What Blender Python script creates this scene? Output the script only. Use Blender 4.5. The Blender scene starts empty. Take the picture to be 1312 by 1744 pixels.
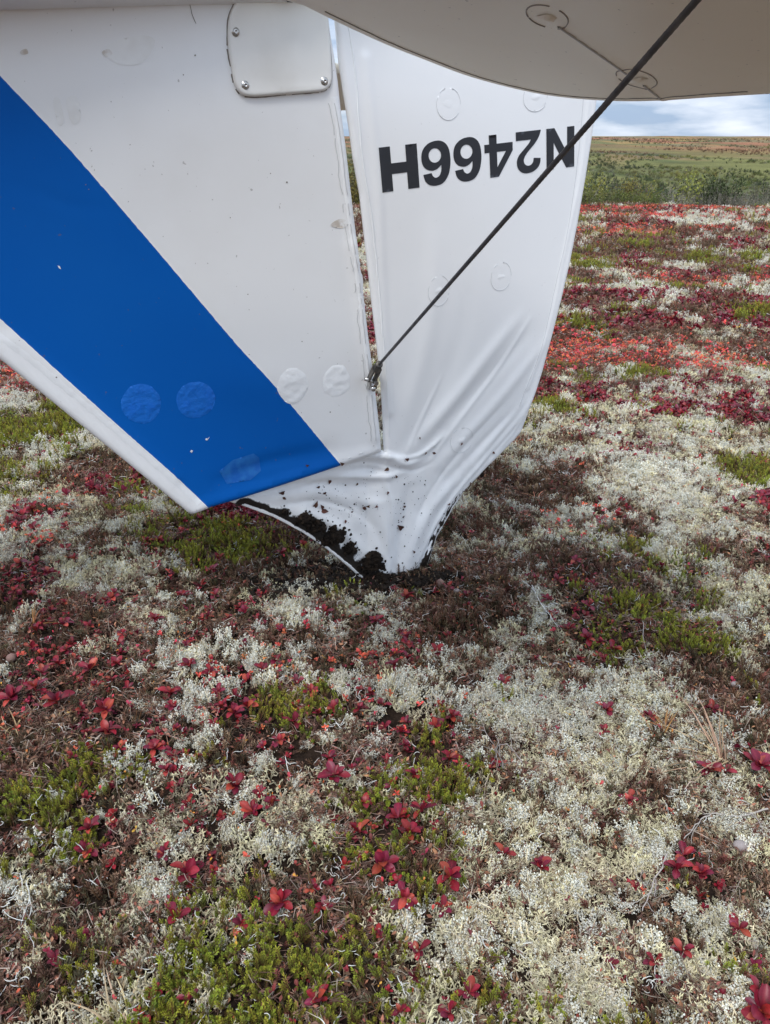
import bpy, bmesh, math, random
import numpy as np
from mathutils import Vector, Euler, Matrix
from mathutils.geometry import delaunay_2d_cdt

SC = bpy.context.scene
rng = np.random.default_rng(11)
random.seed(11)

# ------------------------------------------------------------------ camera, world, sun
F_PX, CX, CY, PITCH, HC = 1293.0, 656.0, 872.0, math.radians(26.3), 1.2
CAM_POS = (0.0, 0.0, HC)
cam_d = bpy.data.cameras.new('camera')
cam = bpy.data.objects.new('camera', cam_d)
SC.collection.objects.link(cam)
cam.location = CAM_POS
cam.rotation_euler = (math.radians(90) - PITCH, 0, 0)
cam_d.sensor_fit = 'VERTICAL'
cam_d.sensor_height = 24.0
cam_d.lens = F_PX / 1744.0 * 24.0
cam_d.clip_start = 0.02
cam_d.clip_end = 8000
SC.camera = cam

SUN_EL, SUN_AZ = math.radians(58), math.radians(205)     # azimuth clockwise from +Y
world = bpy.data.worlds.new('World')
SC.world = world
world.use_nodes = True
nt = world.node_tree
nt.nodes.clear()
w_out = nt.nodes.new('ShaderNodeOutputWorld')
w_bg = nt.nodes.new('ShaderNodeBackground')
w_bg.inputs['Strength'].default_value = 0.13
sky = nt.nodes.new('ShaderNodeTexSky')
sky.sky_type = 'NISHITA'
sky.sun_disc = False
sky.sun_elevation = SUN_EL
sky.sun_rotation = SUN_AZ
tc = nt.nodes.new('ShaderNodeTexCoord')
mp = nt.nodes.new('ShaderNodeMapping')
mp.inputs['Scale'].default_value = (1.6, 1.6, 7.0)
nz = nt.nodes.new('ShaderNodeTexNoise')
nz.inputs['Scale'].default_value = 2.1
nz.inputs['Detail'].default_value = 7
nz.inputs['Roughness'].default_value = 0.55
rp = nt.nodes.new('ShaderNodeValToRGB')
rp.color_ramp.elements[0].position = 0.36
rp.color_ramp.elements[1].position = 0.56
rp.color_ramp.elements[0].color = (0.80, 0.80, 0.80, 1)
rp.color_ramp.elements[1].color = (1, 1, 1, 1)
nz2 = nt.nodes.new('ShaderNodeTexNoise')
nz2.inputs['Scale'].default_value = 5.5
nz2.inputs['Detail'].default_value = 8
rp2 = nt.nodes.new('ShaderNodeValToRGB')
rp2.color_ramp.elements[0].position = 0.40
rp2.color_ramp.elements[1].position = 0.66
rp2.color_ramp.elements[0].color = (2.0, 2.6, 3.5, 1)
rp2.color_ramp.elements[1].color = (4.6, 4.9, 5.4, 1)
mx = nt.nodes.new('ShaderNodeMixRGB')
L = nt.links.new
L(tc.outputs['Generated'], mp.inputs['Vector'])
L(mp.outputs['Vector'], nz.inputs['Vector'])
L(mp.outputs['Vector'], nz2.inputs['Vector'])
L(nz.outputs['Fac'], rp.inputs['Fac'])
L(nz2.outputs['Fac'], rp2.inputs['Fac'])
L(rp.outputs['Color'], mx.inputs['Fac'])
L(sky.outputs['Color'], mx.inputs['Color1'])
L(rp2.outputs['Color'], mx.inputs['Color2'])
sx = nt.nodes.new('ShaderNodeSeparateXYZ')            # an overcast sky grows brighter towards the zenith
zr = nt.nodes.new('ShaderNodeMapRange'); zr.inputs['To Min'].default_value = 0.92; zr.inputs['To Max'].default_value = 2.0
zm = nt.nodes.new('ShaderNodeVectorMath'); zm.operation = 'SCALE'
L(tc.outputs['Generated'], sx.inputs[0]); L(sx.outputs['Z'], zr.inputs['Value'])
L(mx.outputs['Color'], zm.inputs[0]); L(zr.outputs['Result'], zm.inputs['Scale'])
L(zm.outputs['Vector'], w_bg.inputs['Color'])
L(w_bg.outputs['Background'], w_out.inputs['Surface'])

sun_d = bpy.data.lights.new('sun', 'SUN')
sun_d.energy = 1.5
sun_d.angle = math.radians(22)
sun_d.color = (1.0, 0.985, 0.955)
sun = bpy.data.objects.new('sun', sun_d)
SC.collection.objects.link(sun)
sdir = Vector((math.sin(SUN_AZ) * math.cos(SUN_EL), math.cos(SUN_AZ) * math.cos(SUN_EL), math.sin(SUN_EL)))
sun.rotation_euler = sdir.to_track_quat('Z', 'Y').to_euler()
sun.location = (3, -4, 8)

vs = SC.view_settings
vs.view_transform = 'Standard'
vs.look = 'None'
vs.gamma = 1
vs.use_curve_mapping = False
vs.exposure = 0.82
SC.cycles.max_bounces = 7
SC.cycles.diffuse_bounces = 5
SC.cycles.use_denoising = True

# ------------------------------------------------------------------ projections of measured pixels
SP, CP = math.sin(PITCH), math.cos(PITCH)
def ray(u, v):
    a, b = (u - CX) / F_PX, (CY - v) / F_PX
    return np.array([a, CP + b * SP, -SP + b * CP])
def ground(u, v, z=0.0):
    r = ray(u, v)
    t = (z - HC) / r[2]
    return np.array([r[0] * t, r[1] * t])

# ------------------------------------------------------------------ numpy value noise
_perm = rng.permutation(4096)
_vals = rng.random(4096)
def vnoise(x, y, seed=0):
    x = np.asarray(x, float); y = np.asarray(y, float)
    xi, yi = np.floor(x).astype(int), np.floor(y).astype(int)
    fx, fy = x - xi, y - yi
    fx = fx * fx * (3 - 2 * fx); fy = fy * fy * (3 - 2 * fy)
    def hsh(a, b):
        return _vals[(_perm[(a + seed * 131) & 4095] + b * 57 + seed * 17) & 4095]
    return (hsh(xi, yi) * (1 - fx) + hsh(xi + 1, yi) * fx) * (1 - fy) + (hsh(xi, yi + 1) * (1 - fx) + hsh(xi + 1, yi + 1) * fx) * fy
def fbm(x, y, seed=0, octv=4):
    s, a, t = 0, 1, 0
    for o in range(octv):
        s = s + a * vnoise(x * 2 ** o + 31.7 * o, y * 2 ** o - 17.3 * o, seed + o)
        t += a; a *= .5
    return s / t

# ------------------------------------------------------------------ materials
def new_mat(name, col, rough=.6, spec=.4, metal=0.0, bump=None, var=None, rand=None, attr=None, trans=None, vscale=20):
    """bump=(scale,strength,dist)  var=(col2,scale,lo,hi)  rand=(hue,val) per instance  attr=vertex colour multiplies"""
    m = bpy.data.materials.new(name)
    m.use_nodes = True
    n = m.node_tree.nodes; k = m.node_tree.links.new
    b = n['Principled BSDF']
    b.inputs['Roughness'].default_value = rough
    b.inputs['Specular IOR Level'].default_value = spec
    b.inputs['Metallic'].default_value = metal
    b.inputs['Base Color'].default_value = (*col, 1)
    tcn = n.new('ShaderNodeTexCoord')
    src = None
    if attr:
        a = n.new('ShaderNodeAttribute'); a.attribute_name = attr
        src = a.outputs['Color']
    if var:
        nzz = n.new('ShaderNodeTexNoise'); nzz.inputs['Scale'].default_value = var[1]; nzz.inputs['Detail'].default_value = 6
        k(tcn.outputs['Object'], nzz.inputs['Vector'])
        r = n.new('ShaderNodeMapRange'); r.inputs['From Min'].default_value = var[2]; r.inputs['From Max'].default_value = var[3]
        k(nzz.outputs['Fac'], r.inputs['Value'])
        mxx = n.new('ShaderNodeMixRGB')
        k(r.outputs['Result'], mxx.inputs['Fac'])
        if src: k(src, mxx.inputs['Color1'])
        else: mxx.inputs['Color1'].default_value = (*col, 1)
        mxx.inputs['Color2'].default_value = (*var[0], 1)
        src = mxx.outputs['Color']
    if rand:
        oi = n.new('ShaderNodeObjectInfo')
        h = n.new('ShaderNodeHueSaturation')
        r1 = n.new('ShaderNodeMapRange'); r1.inputs['To Min'].default_value = .5 - rand[0]; r1.inputs['To Max'].default_value = .5 + rand[0]
        ml = n.new('ShaderNodeMath'); ml.operation = 'MULTIPLY'; ml.inputs[1].default_value = 7.31
        fr = n.new('ShaderNodeMath'); fr.operation = 'FRACT'
        r2 = n.new('ShaderNodeMapRange'); cv = rand[2] if len(rand) > 2 else 1.0; r2.inputs['To Min'].default_value = cv * (1 - rand[1]); r2.inputs['To Max'].default_value = cv * (1 + rand[1])
        k(oi.outputs['Random'], r1.inputs['Value']); k(oi.outputs['Random'], ml.inputs[0]); k(ml.outputs[0], fr.inputs[0]); k(fr.outputs[0], r2.inputs['Value'])
        k(r1.outputs['Result'], h.inputs['Hue']); k(r2.outputs['Result'], h.inputs['Value'])
        if src: k(src, h.inputs['Color'])
        else: h.inputs['Color'].default_value = (*col, 1)
        src = h.outputs['Color']
    if src: k(src, b.inputs['Base Color'])
    if trans:
        b.inputs['Subsurface Weight'].default_value = 0
        tr = n.new('ShaderNodeBsdfTranslucent'); ms = n.new('ShaderNodeMixShader'); ms.inputs[0].default_value = trans
        if src: k(src, tr.inputs['Color'])
        else: tr.inputs['Color'].default_value = (*col, 1)
        k(b.outputs[0], ms.inputs[1]); k(tr.outputs[0], ms.inputs[2]); k(ms.outputs[0], n['Material Output'].inputs['Surface'])
    if bump:
        nb = n.new('ShaderNodeTexNoise'); nb.inputs['Scale'].default_value = bump[0]; nb.inputs['Detail'].default_value = 5
        bp = n.new('ShaderNodeBump'); bp.inputs['Strength'].default_value = bump[1]; bp.inputs['Distance'].default_value = bump[2]
        k(tcn.outputs['Object'], nb.inputs['Vector']); k(nb.outputs['Fac'], bp.inputs['Height']); k(bp.outputs['Normal'], b.inputs['Normal'])
    return m

def fabric_mat(name, col, rough, grime, gcol):
    """painted doped fabric; vertex attribute 'dirt' brings soil, noise brings faint grime and scuffs"""
    m = new_mat(name, col, rough=rough, spec=.45)
    n = m.node_tree.nodes; k = m.node_tree.links.new
    b = n['Principled BSDF']
    tcn = n.new('ShaderNodeTexCoord')
    def noise(sc, det=6, rgh=.55, vec=None):
        q = n.new('ShaderNodeTexNoise'); q.inputs['Scale'].default_value = sc; q.inputs['Detail'].default_value = det; q.inputs['Roughness'].default_value = rgh
        k(vec or tcn.outputs['Object'], q.inputs['Vector']); return q.outputs['Fac']
    def rng_(src, a, c, x=0., y=1.):
        r = n.new('ShaderNodeMapRange'); r.inputs['From Min'].default_value = a; r.inputs['From Max'].default_value = c
        r.inputs['To Min'].default_value = x; r.inputs['To Max'].default_value = y
        k(src, r.inputs['Value']); return r.outputs['Result']
    def mixc(f, c1, c2):
        q = n.new('ShaderNodeMixRGB'); k(f, q.inputs['Fac'])
        for s, c in ((q.inputs['Color1'], c1), (q.inputs['Color2'], c2)):
            if isinstance(c, tuple): s.default_value = (*c, 1)
            else: k(c, s)
        return q.outputs['Color']
    def mth(op, a, c):
        q = n.new('ShaderNodeMath'); q.operation = op
        for s, x in ((q.inputs[0], a), (q.inputs[1], c)):
            if isinstance(x, (int, float)): s.default_value = x
            else: k(x, s)
        q.use_clamp = True
        return q.outputs[0]
    g1 = rng_(noise(2.3), .45, .75, 0, grime)
    c = mixc(g1, col, gcol)
    spk = rng_(noise(95, 2, .5), .735, .76, 0, .45 * min(1, grime * 3))
    c = mixc(spk, c, (.13, .10, .08))
    at = n.new('ShaderNodeAttribute'); at.attribute_name = 'dirt'
    fine = noise(60, 8, .7)
    fine2 = noise(11, 5, .6)
    dm = mth('ADD', mth('MULTIPLY', at.outputs['Fac'], 1.0), 0.0)
    th = mth('SUBTRACT', 1.0, dm)
    q = n.new('ShaderNodeMath'); q.operation = 'SUBTRACT'
    mixn = mth('ADD', mth('MULTIPLY', fine, .6), mth('MULTIPLY', fine2, .4))
    k(mixn, q.inputs[0]); k(th, q.inputs[1])
    dmask = rng_(q.outputs[0], -.08, .06)
    c = mixc(dmask, c, (.016, .011, .008)); b.inputs['Specular IOR Level'].default_value = .12 if 'blue' in name else .45
    k(c, b.inputs['Base Color'])
    k(rng_(dmask, 0, 1, rough, .95), b.inputs['Roughness'])
    bp = n.new('ShaderNodeBump'); bp.inputs['Strength'].default_value = .35; bp.inputs['Distance'].default_value = .004
    hh = mth('ADD', mth('MULTIPLY', noise(9, 3), .35), mth('MULTIPLY', dmask, .5))
    k(hh, bp.inputs['Height']); k(bp.outputs['Normal'], b.inputs['Normal'])
    return m

M = {}
M['white'] = fabric_mat('white_doped_fabric', (.82, .82, .82), .42, .34, (.62, .59, .55))
M['white_rud'] = fabric_mat('white_rudder_fabric', (.84, .84, .84), .38, .08, (.66, .65, .63))
M['blue'] = fabric_mat('blue_doped_fabric', (.0, .098, .42), .55, .35, (.004, .12, .44))
M['cream'] = fabric_mat('grimy_elevator_fabric', (.95, .89, .75), .5, .35, (.82, .74, .60))
M['whitepatch'] = new_mat('white_patch_paint', (.84, .845, .85), .5, bump=(50, .3, .003))
M['rudpatch'] = new_mat('rudder_patch_paint', (.83, .83, .83), .4, bump=(14, .25, .003))
M['bluepatch'] = new_mat('blue_patch_paint', (.0, .125, .52), .5, bump=(60, .7, .005), var=((.002, .13, .60), 30, .45, .8))
M['ring'] = new_mat('patch_edge_line', (.60, .61, .62), .7)
M['ringd'] = new_mat('dark_patch_edge_line', (.34, .30, .26), .7)
M['black'] = new_mat('black_lettering', (.022, .024, .030), .45, bump=(30, .1, .002))
M['metalplate'] = new_mat('painted_metal_plate', (.76, .74, .70), .32, .5, var=((.62, .59, .54), 6, .5, .8))
M['steel'] = new_mat('bright_steel', (.55, .54, .52), .28, metal=1.0, bump=(200, .2, .001))
M['darksteel'] = new_mat('dark_weathered_steel', (.10, .095, .09), .45, metal=.6, bump=(180, .4, .001), var=((.20, .17, .14), 90, .45, .7))
M['rust'] = new_mat('rusty_washer', (.20, .10, .05), .7, metal=.3)
M['cable'] = new_mat('dark_cable', (.070, .066, .066), .5, .4, bump=(300, .3, .001), var=((.13, .12, .115), 60, .4, .7))
M['seam'] = new_mat('grey_seam_line', (.56, .56, .56), .8)
M['seamd'] = new_mat('dark_grimy_seam_and_shadow', (.22, .195, .17), .8)
M['soil'] = new_mat('wet_black_peat', (.011, .0075, .0055), .95, .2, bump=(130, 1.0, .006), var=((.028, .018, .011), 60, .5, .7))

# ------------------------------------------------------------------ object helpers
COL = SC.collection
def link(name, me, mats=(), parent=None, smooth=False):
    o = bpy.data.objects.new(name, me)
    COL.objects.link(o)
    for mm in (mats if isinstance(mats, (list, tuple)) else [mats]):
        if mm.name not in [x.name for x in me.materials]: me.materials.append(mm)
    if smooth:
        me.polygons.foreach_set('use_smooth', [True] * len(me.polygons))
    if parent: o.parent = parent
    return o
def tag(o, label=None, cat=None, group=None, kind=None):
    if label: o['label'] = label
    if cat: o['category'] = cat
    if group: o['group'] = group
    if kind: o['kind'] = kind
    return o
def empty(name, loc=(0, 0, 0), rz=0):
    o = bpy.data.objects.new(name, None)
    COL.objects.link(o); o.location = loc; o.rotation_euler = (0, 0, rz)
    o.empty_display_size = .05
    return o
def mesh(name, verts, faces):
    me = bpy.data.meshes.new(name)
    me.from_pydata([tuple(map(float, v)) for v in verts], [], [tuple(map(int, f)) for f in faces])
    me.update()
    return me

# ------------------------------------------------------------------ terrain height and ground cover fields
FAR_Y = [-4000, 14.5, 17, 20, 26, 40, 70, 120, 200, 350, 600, 1000, 1300, 4000]
FAR_Z = [0, 0, -.12, -.55, -1.5, -4.0, -6.6, -6.2, -5.4, -4.1, -1.9, .85, 1.3, 1.0]
TIP = ground(680, 985)
def hgt(x, y):
    x = np.asarray(x, float); y = np.asarray(y, float)
    r = np.hypot(x, y)
    near = np.clip((r - .3) / 1.5, 0, 1)
    h = (fbm(x * 2.2, y * 2.2, 3, 3) - .5) * .085
    h += (fbm(x * .55 + 3, y * .55, 7, 2) - .5) * .16 * np.clip((r - 2) / 4, 0, 1)
    h += (fbm(x * 9, y * 9, 21, 2) - .5) * .022
    dt = np.hypot(x - TIP[0], y - TIP[1])
    h *= np.clip(dt / .35, .25, 1)
    yw = y + (fbm(x * .12, y * .05, 9, 2) - .5) * 2.2 * np.clip((y - 10) / 5, 0, 1) + .03 * np.abs(x)
    fz = np.interp(yw, FAR_Y, FAR_Z)
    far = np.clip((y - 60) / 200, 0, 1)
    fz = fz + far * (fbm(x * .01, y * .01, 13, 3) - .5) * np.clip(y / 260, .4, 3.0) * 1.3
    return h * np.clip(1 - (r - 16) / 30, .2, 1) + fz

BL = {  # type: list of (u, v, ru, rv, weight)
 'crow': [(80,735,105,45,1.6),(55,815,55,28,1.2),(330,935,85,40,1.0),(400,925,60,30,.9),(300,985,80,18,.7),(640,1030,70,15,.8),(480,1240,85,42,1.2),(740,1270,75,40,.9),
          (850,1225,32,35,.8),(45,1425,80,75,1.7),(90,1300,100,32,1.2),(700,1385,110,28,1.2),(580,1445,35,18,.9),(440,1665,125,85,1.6),(560,1600,50,50,1.0),
          (1100,945,85,32,1.1),(1120,1070,115,42,1.5),(1280,820,55,30,1.3),(930,685,55,20,1.4),(1000,560,60,10,.9),(1090,430,80,10,.6),(1230,445,80,10,.7),(1060,640,70,10,.8),
          (1000,450,60,10,1.2),(1230,1730,30,25,1.0),(330,1510,20,20,.8),(100,1640,25,30,.7),(20,1340,40,60,.8),(1120,500,120,10,.5),(1190,1720,30,30,.8)],
 'red': [(470,1060,130,40,1.1),(200,1100,180,50,.9),(70,1185,110,48,2.4),(60,890,65,30,1.4),(170,1235,60,50,2.0),(20,975,30,25,1.0),(330,1150,45,25,.9),(560,1045,70,25,.9),(420,1350,55,32,.9),(700,1430,60,25,.5),
         (1020,1100,70,22,1.0),(1255,1300,65,30,1.1),(1290,1710,35,35,1.2),(1170,1490,45,30,.7),(190,820,70,20,1.0),(60,660,80,20,.9),(110,880,60,20,.8),
         (1190,690,170,20,2.8),(1000,672,140,14,2.2),(1240,655,100,8,1.6),(900,660,60,18,1.1),(1240,528,90,10,1.5),(1050,520,120,12,.9),(1290,560,60,14,1.1),(1120,560,150,10,.9),(350,1020,60,22,.8),(1000,470,160,6,.5),(420,1090,60,30,.6)],
 'coral': [(960,590,90,11,3.0),(1000,612,110,9,3.0),(1180,618,100,12,3.4),(1100,592,120,7,2.4),(1290,620,50,12,1.5),(960,575,60,8,1.4),(1060,395,200,5,1.0),(1150,357,260,5,2.2),(1150,372,160,4,1.0),(60,900,70,22,1.0),
           (100,850,70,25,.7),(700,1100,60,30,.3),(30,640,60,18,1.0),(270,1120,80,40,.4),(420,1060,60,30,.3),(1180,485,120,6,.8)],
 'lich': [(760,1195,230,50,.9),(1010,1220,130,110,1.0),(1060,1540,260,200,1.45),(1180,1420,140,90,1.2),(820,1430,120,60,.9),(1200,880,130,62,1.1),(1090,735,150,50,1.5),(960,760,90,35,.9),(240,855,130,35,.8),(500,1380,150,50,.8),
          (300,1400,150,60,.8),(60,1700,90,50,.8),(170,1330,60,60,.6),(1240,1010,90,60,1.2),(930,1010,60,30,1.0),(1290,760,60,40,.8),(1130,600,130,18,.5),
          (560,1190,180,40,.8),(150,1000,100,35,.5),(240,1150,80,40,.5),(870,740,60,30,.5),(1100,375,250,7,.9),(1050,360,200,4,.5),(1180,400,160,5,.6),(250,680,60,16,.9),(50,690,60,14,1.0),(760,1600,120,120,.4)],
 'brown': [(900,860,110,60,1.1),(640,1075,260,32,1.7),(420,1000,200,30,1.0),(780,985,100,45,1.2),(560,985,140,35,1.0),(1000,950,120,25,.9),(1230,1190,100,70,.9),(1180,1370,130,25,.7),(330,1490,120,70,.9),(120,1560,130,70,.8),(630,1600,80,140,.8),
           (250,920,100,22,.6),(300,1060,120,30,.6),(960,900,100,30,.7),(600,1090,110,25,.5),(1000,440,250,8,.6),(860,1280,100,45,.5),(250,1650,80,60,.4)],
}
BW = {}
for t_, lst in BL.items():
    arr = []
    for (u, v, ru, rv, w) in lst:
        c = ground(u, v); rx = abs(ground(u + ru, v)[0] - c[0])
        ya, yb = ground(u, v + rv)[1], ground(u, max(v - rv, 250))[1]
        arr.append((c[0], (ya + yb) / 2, rx, (yb - ya) / 2, w))
    BW[t_] = arr
def blobs(t_, x, y):
    s = np.zeros_like(x)
    for (bx, by, rx, ry, w) in BW[t_]:
        s = np.maximum(s, w * np.exp(-(((x - bx) / rx) ** 2 + ((y - by) / ry) ** 2) * .9))
    return s
def cover(x, y):
    """relative weights of crowberry, bearberry, coral leaves, lichen, brown heath at ground points"""
    x = np.asarray(x, float); y = np.asarray(y, float)
    r = np.hypot(x, y)
    f = np.interp(r, [0, 4, 10, 20], [1, 1, .8, .6])
    sc = np.interp(r, [0, 4, 10, 20], [1, 1, .8, .7])
    wob = (fbm(x * 7, y * 7, 40, 3) - .5) * .32
    xx, yy = x + wob, y + (fbm(x * 7 + 9, y * 7, 41, 3) - .5) * .32
    def n(fr, sd, lo, hi):
        return np.clip((fbm(x * fr, y * fr * .8, sd, 4) - lo) / (hi - lo), 0, 1)
    inblob = np.clip(1.0 - r / 60, .0, 1)
    out = {}
    out['crow'] = blobs('crow', xx, yy) * 1.15 + n(2.3, 50, .57, .74) * .7 * f + .05
    out['red'] = blobs('red', xx, yy) * .9 + n(2.0, 55, .56, .74) * .8 + .10
    out['coral'] = blobs('coral', xx, yy) * 1.2 + n(1.6, 60, .6, .78) * .5 + .04
    out['lich'] = (blobs('lich', xx, yy) * .9 + n(2.7, 65, .42, .66) * 1.0) * np.interp(r, [3, 7, 10], [1, .72, .40])
    out['brown'] = blobs('brown', xx, yy) * 1.1 + n(3.1, 70, .45, .7) * .7 + .36
    fine = np.interp(r, [0, 3, 8, 18], [13, 10, 6, 3])
    for i_, k_ in enumerate(out):                      # finger-sized interlocking of the mats
        q = (vnoise(x * fine, y * fine, 140 + i_ * 5) * .6 + vnoise(x * fine * 2.3, y * fine * 2.3, 170 + i_ * 5) * .4)
        out[k_] = out[k_] * np.clip(.15 + (q - .22) * 2.3, .12, 2.0)
    return out

# near ground colour (material colour of the moss and litter carpet) as a vertex colour
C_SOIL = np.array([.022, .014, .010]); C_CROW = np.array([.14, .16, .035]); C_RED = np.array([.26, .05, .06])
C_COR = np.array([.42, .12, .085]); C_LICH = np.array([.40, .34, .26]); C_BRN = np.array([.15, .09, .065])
def build_ground():
    ang = np.concatenate([np.linspace(-180, -60, 26)[:-1], np.linspace(-60, 60, 330)[:-1], np.linspace(60, 180, 26)])
    ang = np.radians(ang[:-1]); na = len(ang)
    rr = np.concatenate([np.geomspace(.08, 22, 330), np.geomspace(22.4, 3600, 150)])
    A, R_ = np.meshgrid(ang, rr)
    X = (R_ * np.sin(A)).ravel(); Y = (R_ * np.cos(A)).ravel()
    Z = hgt(X, Y)
    verts = np.column_stack([X, Y, Z])
    nr = len(rr)
    i = np.arange(nr - 1)[:, None] * na; j = np.arange(na)[None, :]; j2 = (j + 1) % na
    q = np.stack([(i + j), (i + j2), (i + na + j2), (i + na + j)], -1).reshape(-1, 4)[:, ::-1]
    faces = [tuple(f) for f in q.tolist()] + [tuple(range(na))]
    me = bpy.data.meshes.new('tundra_ground')
    me.from_pydata(verts.tolist(), [], faces); me.update()
    c = cover(X, Y)
    r = np.hypot(X, Y)
    tot = sum(c.values())
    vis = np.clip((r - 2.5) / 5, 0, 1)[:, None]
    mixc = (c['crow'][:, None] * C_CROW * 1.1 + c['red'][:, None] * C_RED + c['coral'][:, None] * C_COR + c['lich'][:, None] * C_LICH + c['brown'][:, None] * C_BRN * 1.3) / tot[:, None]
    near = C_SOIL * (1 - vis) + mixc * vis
    # far country: willow green valley side, yellow swathes, red brown heath on the top
    el = np.degrees(np.arctan2(Z - HC, r))
    n1 = fbm(X * .02, Y * .008, 80, 4); n2 = fbm(X * .035, Y * .012, 84, 4); n3 = fbm(X * .008, Y * .003, 88, 4)
    g = np.array([.080, .088, .030]); ye = np.array([.13, .125, .040]); dk = np.array([.040, .055, .022]); rd = np.array([.21, .095, .052]); orr = np.array([.21, .14, .055]); tan = np.array([.115, .10, .06])
    lerp = lambda a, b, t: a * (1 - t[:, None]) + b * t[:, None]
    far = lerp(np.tile(g, (len(X), 1)), np.tile(dk, (len(X), 1)), np.clip((n2 - .42) / .15, 0, 1))
    far = lerp(far, np.tile(ye, (len(X), 1)), np.clip((n1 - .54) / .1, 0, 1) * .85)
    n4 = fbm(X * .05 + 7, Y * .018, 91, 4)
    far = lerp(far, np.tile(np.array([.17, .105, .055]), (len(X), 1)), np.clip((n4 - .54) / .08, 0, 1) * .8 * np.clip((r - 180) / 120, 0, 1))
    up = np.clip((r - 230) / 260 + (n3 - .5) * 1.6, 0, 1)
    top = lerp(np.tile(orr, (len(X), 1)), np.tile(rd, (len(X), 1)), np.clip((n1 - .4) / .15, 0, 1))
    top = lerp(top, np.tile(dk * 1.5, (len(X), 1)), np.clip((n4 - .52) / .1, 0, 1) * .7)
    top = lerp(top, np.tile(tan, (len(X), 1)), np.clip((n2 - .5) / .12, 0, 1) * .7)
    far = lerp(far, top, up)
    t = np.clip((r - 17) / 4, 0, 1)[:, None]
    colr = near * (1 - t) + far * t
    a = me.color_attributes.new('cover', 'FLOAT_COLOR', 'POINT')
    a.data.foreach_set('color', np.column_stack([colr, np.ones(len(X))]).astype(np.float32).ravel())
    m = new_mat('tundra_carpet', C_BRN, .95, .1, attr='cover')
    n = m.node_tree.nodes; k = m.node_tree.links.new
    b = n['Principled BSDF']; at = [x for x in n if x.bl_idname == 'ShaderNodeAttribute'][0]
    tcn = [x for x in n if x.bl_idname == 'ShaderNodeTexCoord'][0]
    prev = at.outputs['Color']
    for sc, lo, hi in ((38, .35, 1.75), (6.5, .6, 1.45), (.55, .8, 1.25), (.05, .65, 1.35)):
        q = n.new('ShaderNodeTexNoise'); q.inputs['Scale'].default_value = sc; q.inputs['Detail'].default_value = 8; q.inputs['Roughness'].default_value = .7
        k(tcn.outputs['Object'], q.inputs['Vector'])
        r_ = n.new('ShaderNodeMapRange'); r_.inputs['From Min'].default_value = .3; r_.inputs['From Max'].default_value = .7; r_.inputs['To Min'].default_value = lo; r_.inputs['To Max'].default_value = hi
        k(q.outputs['Fac'], r_.inputs['Value'])
        mm = n.new('ShaderNodeVectorMath'); mm.operation = 'SCALE'
        k(prev, mm.inputs[0]); k(r_.outputs['Result'], mm.inputs['Scale'])
        prev = mm.outputs['Vector']
    k(prev, b.inputs['Base Color'])
    q = n.new('ShaderNodeTexNoise'); q.inputs['Scale'].default_value = 55; q.inputs['Detail'].default_value = 6
    bp = n.new('ShaderNodeBump'); bp.inputs['Strength'].default_value = 1; bp.inputs['Distance'].default_value = .012
    k(tcn.outputs['Object'], q.inputs['Vector']); k(q.outputs['Fac'], bp.inputs['Height']); k(bp.outputs['Normal'], b.inputs['Normal'])
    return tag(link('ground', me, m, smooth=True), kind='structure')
build_ground()

# ------------------------------------------------------------------ aircraft tail: sheets with two skins over a tube frame
def pip(P, poly):
    x, y = P[:, 0], P[:, 1]
    ins = np.zeros(len(P), bool)
    px, py = poly[:, 0], poly[:, 1]
    j = len(poly) - 1
    for i in range(len(poly)):
        c = ((py[i] > y) != (py[j] > y)) & (x < (px[j] - px[i]) * (y - py[i]) / (py[j] - py[i] + 1e-15) + px[i])
        ins ^= c
        j = i
    return ins
def seg_dist(P, line, closed=False):
    L_ = np.vstack([line, line[:1]]) if closed else line
    best = np.full(len(P), 1e9)
    for a, b in zip(L_[:-1], L_[1:]):
        d = b - a; t = np.clip(((P - a) @ d) / (d @ d + 1e-15), 0, 1)
        best = np.minimum(best, np.linalg.norm(P - (a + t[:, None] * d), axis=1))
    return best
def resample(line, step, closed=False):
    L_ = np.vstack([line, line[:1]]) if closed else line
    out = []
    for a, b in zip(L_[:-1], L_[1:]):
        n = max(1, int(np.ceil(np.linalg.norm(b - a) / step)))
        out += [a + (b - a) * i / n for i in range(n)]
    if not closed: out.append(L_[-1])
    return np.array(out)
def smooth_line(pts, n=6, closed=False):
    p = np.array(pts, float); out = []
    N = len(p); rngi = range(N if closed else N - 1)
    for i in rngi:
        g = lambda k: p[k % N] if closed else p[min(max(k, 0), N - 1)]
        p0, p1, p2, p3 = g(i - 1), g(i), g(i + 1), g(i + 2)
        for t in np.arange(n) / n:
            out.append(.5 * ((2 * p1) + (-p0 + p2) * t + (2 * p0 - 5 * p1 + 4 * p2 - p3) * t * t + (-p0 + 3 * p1 - 3 * p2 + p3) * t ** 3))
    if not closed: out.append(p[-1])
    return np.array(out)
def cdt_fill(polys, pts, cons=()):
    """triangulate inside (even-odd) closed polys with extra points and constraint lines"""
    V, E = [], []
    for poly in polys:
        b = len(V); V += [Vector(p) for p in poly]; E += [(b + i, b + (i + 1) % len(poly)) for i in range(len(poly))]
    for ln in cons:
        b = len(V); V += [Vector(p) for p in ln]; E += [(b + i, b + i + 1) for i in range(len(ln) - 1)]
    V += [Vector(p) for p in pts]
    vo, eo, fo, _, _, _ = delaunay_2d_cdt(V, E, [], 0, 1e-6)
    P = np.array([(v.x, v.y) for v in vo]); Fc = np.array([f for f in fo if len(f) == 3])
    c = P[Fc].mean(1)
    ins = np.zeros(len(c), bool)
    for poly in polys: ins ^= pip(c, np.array(poly))
    return P, Fc[ins]

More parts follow.
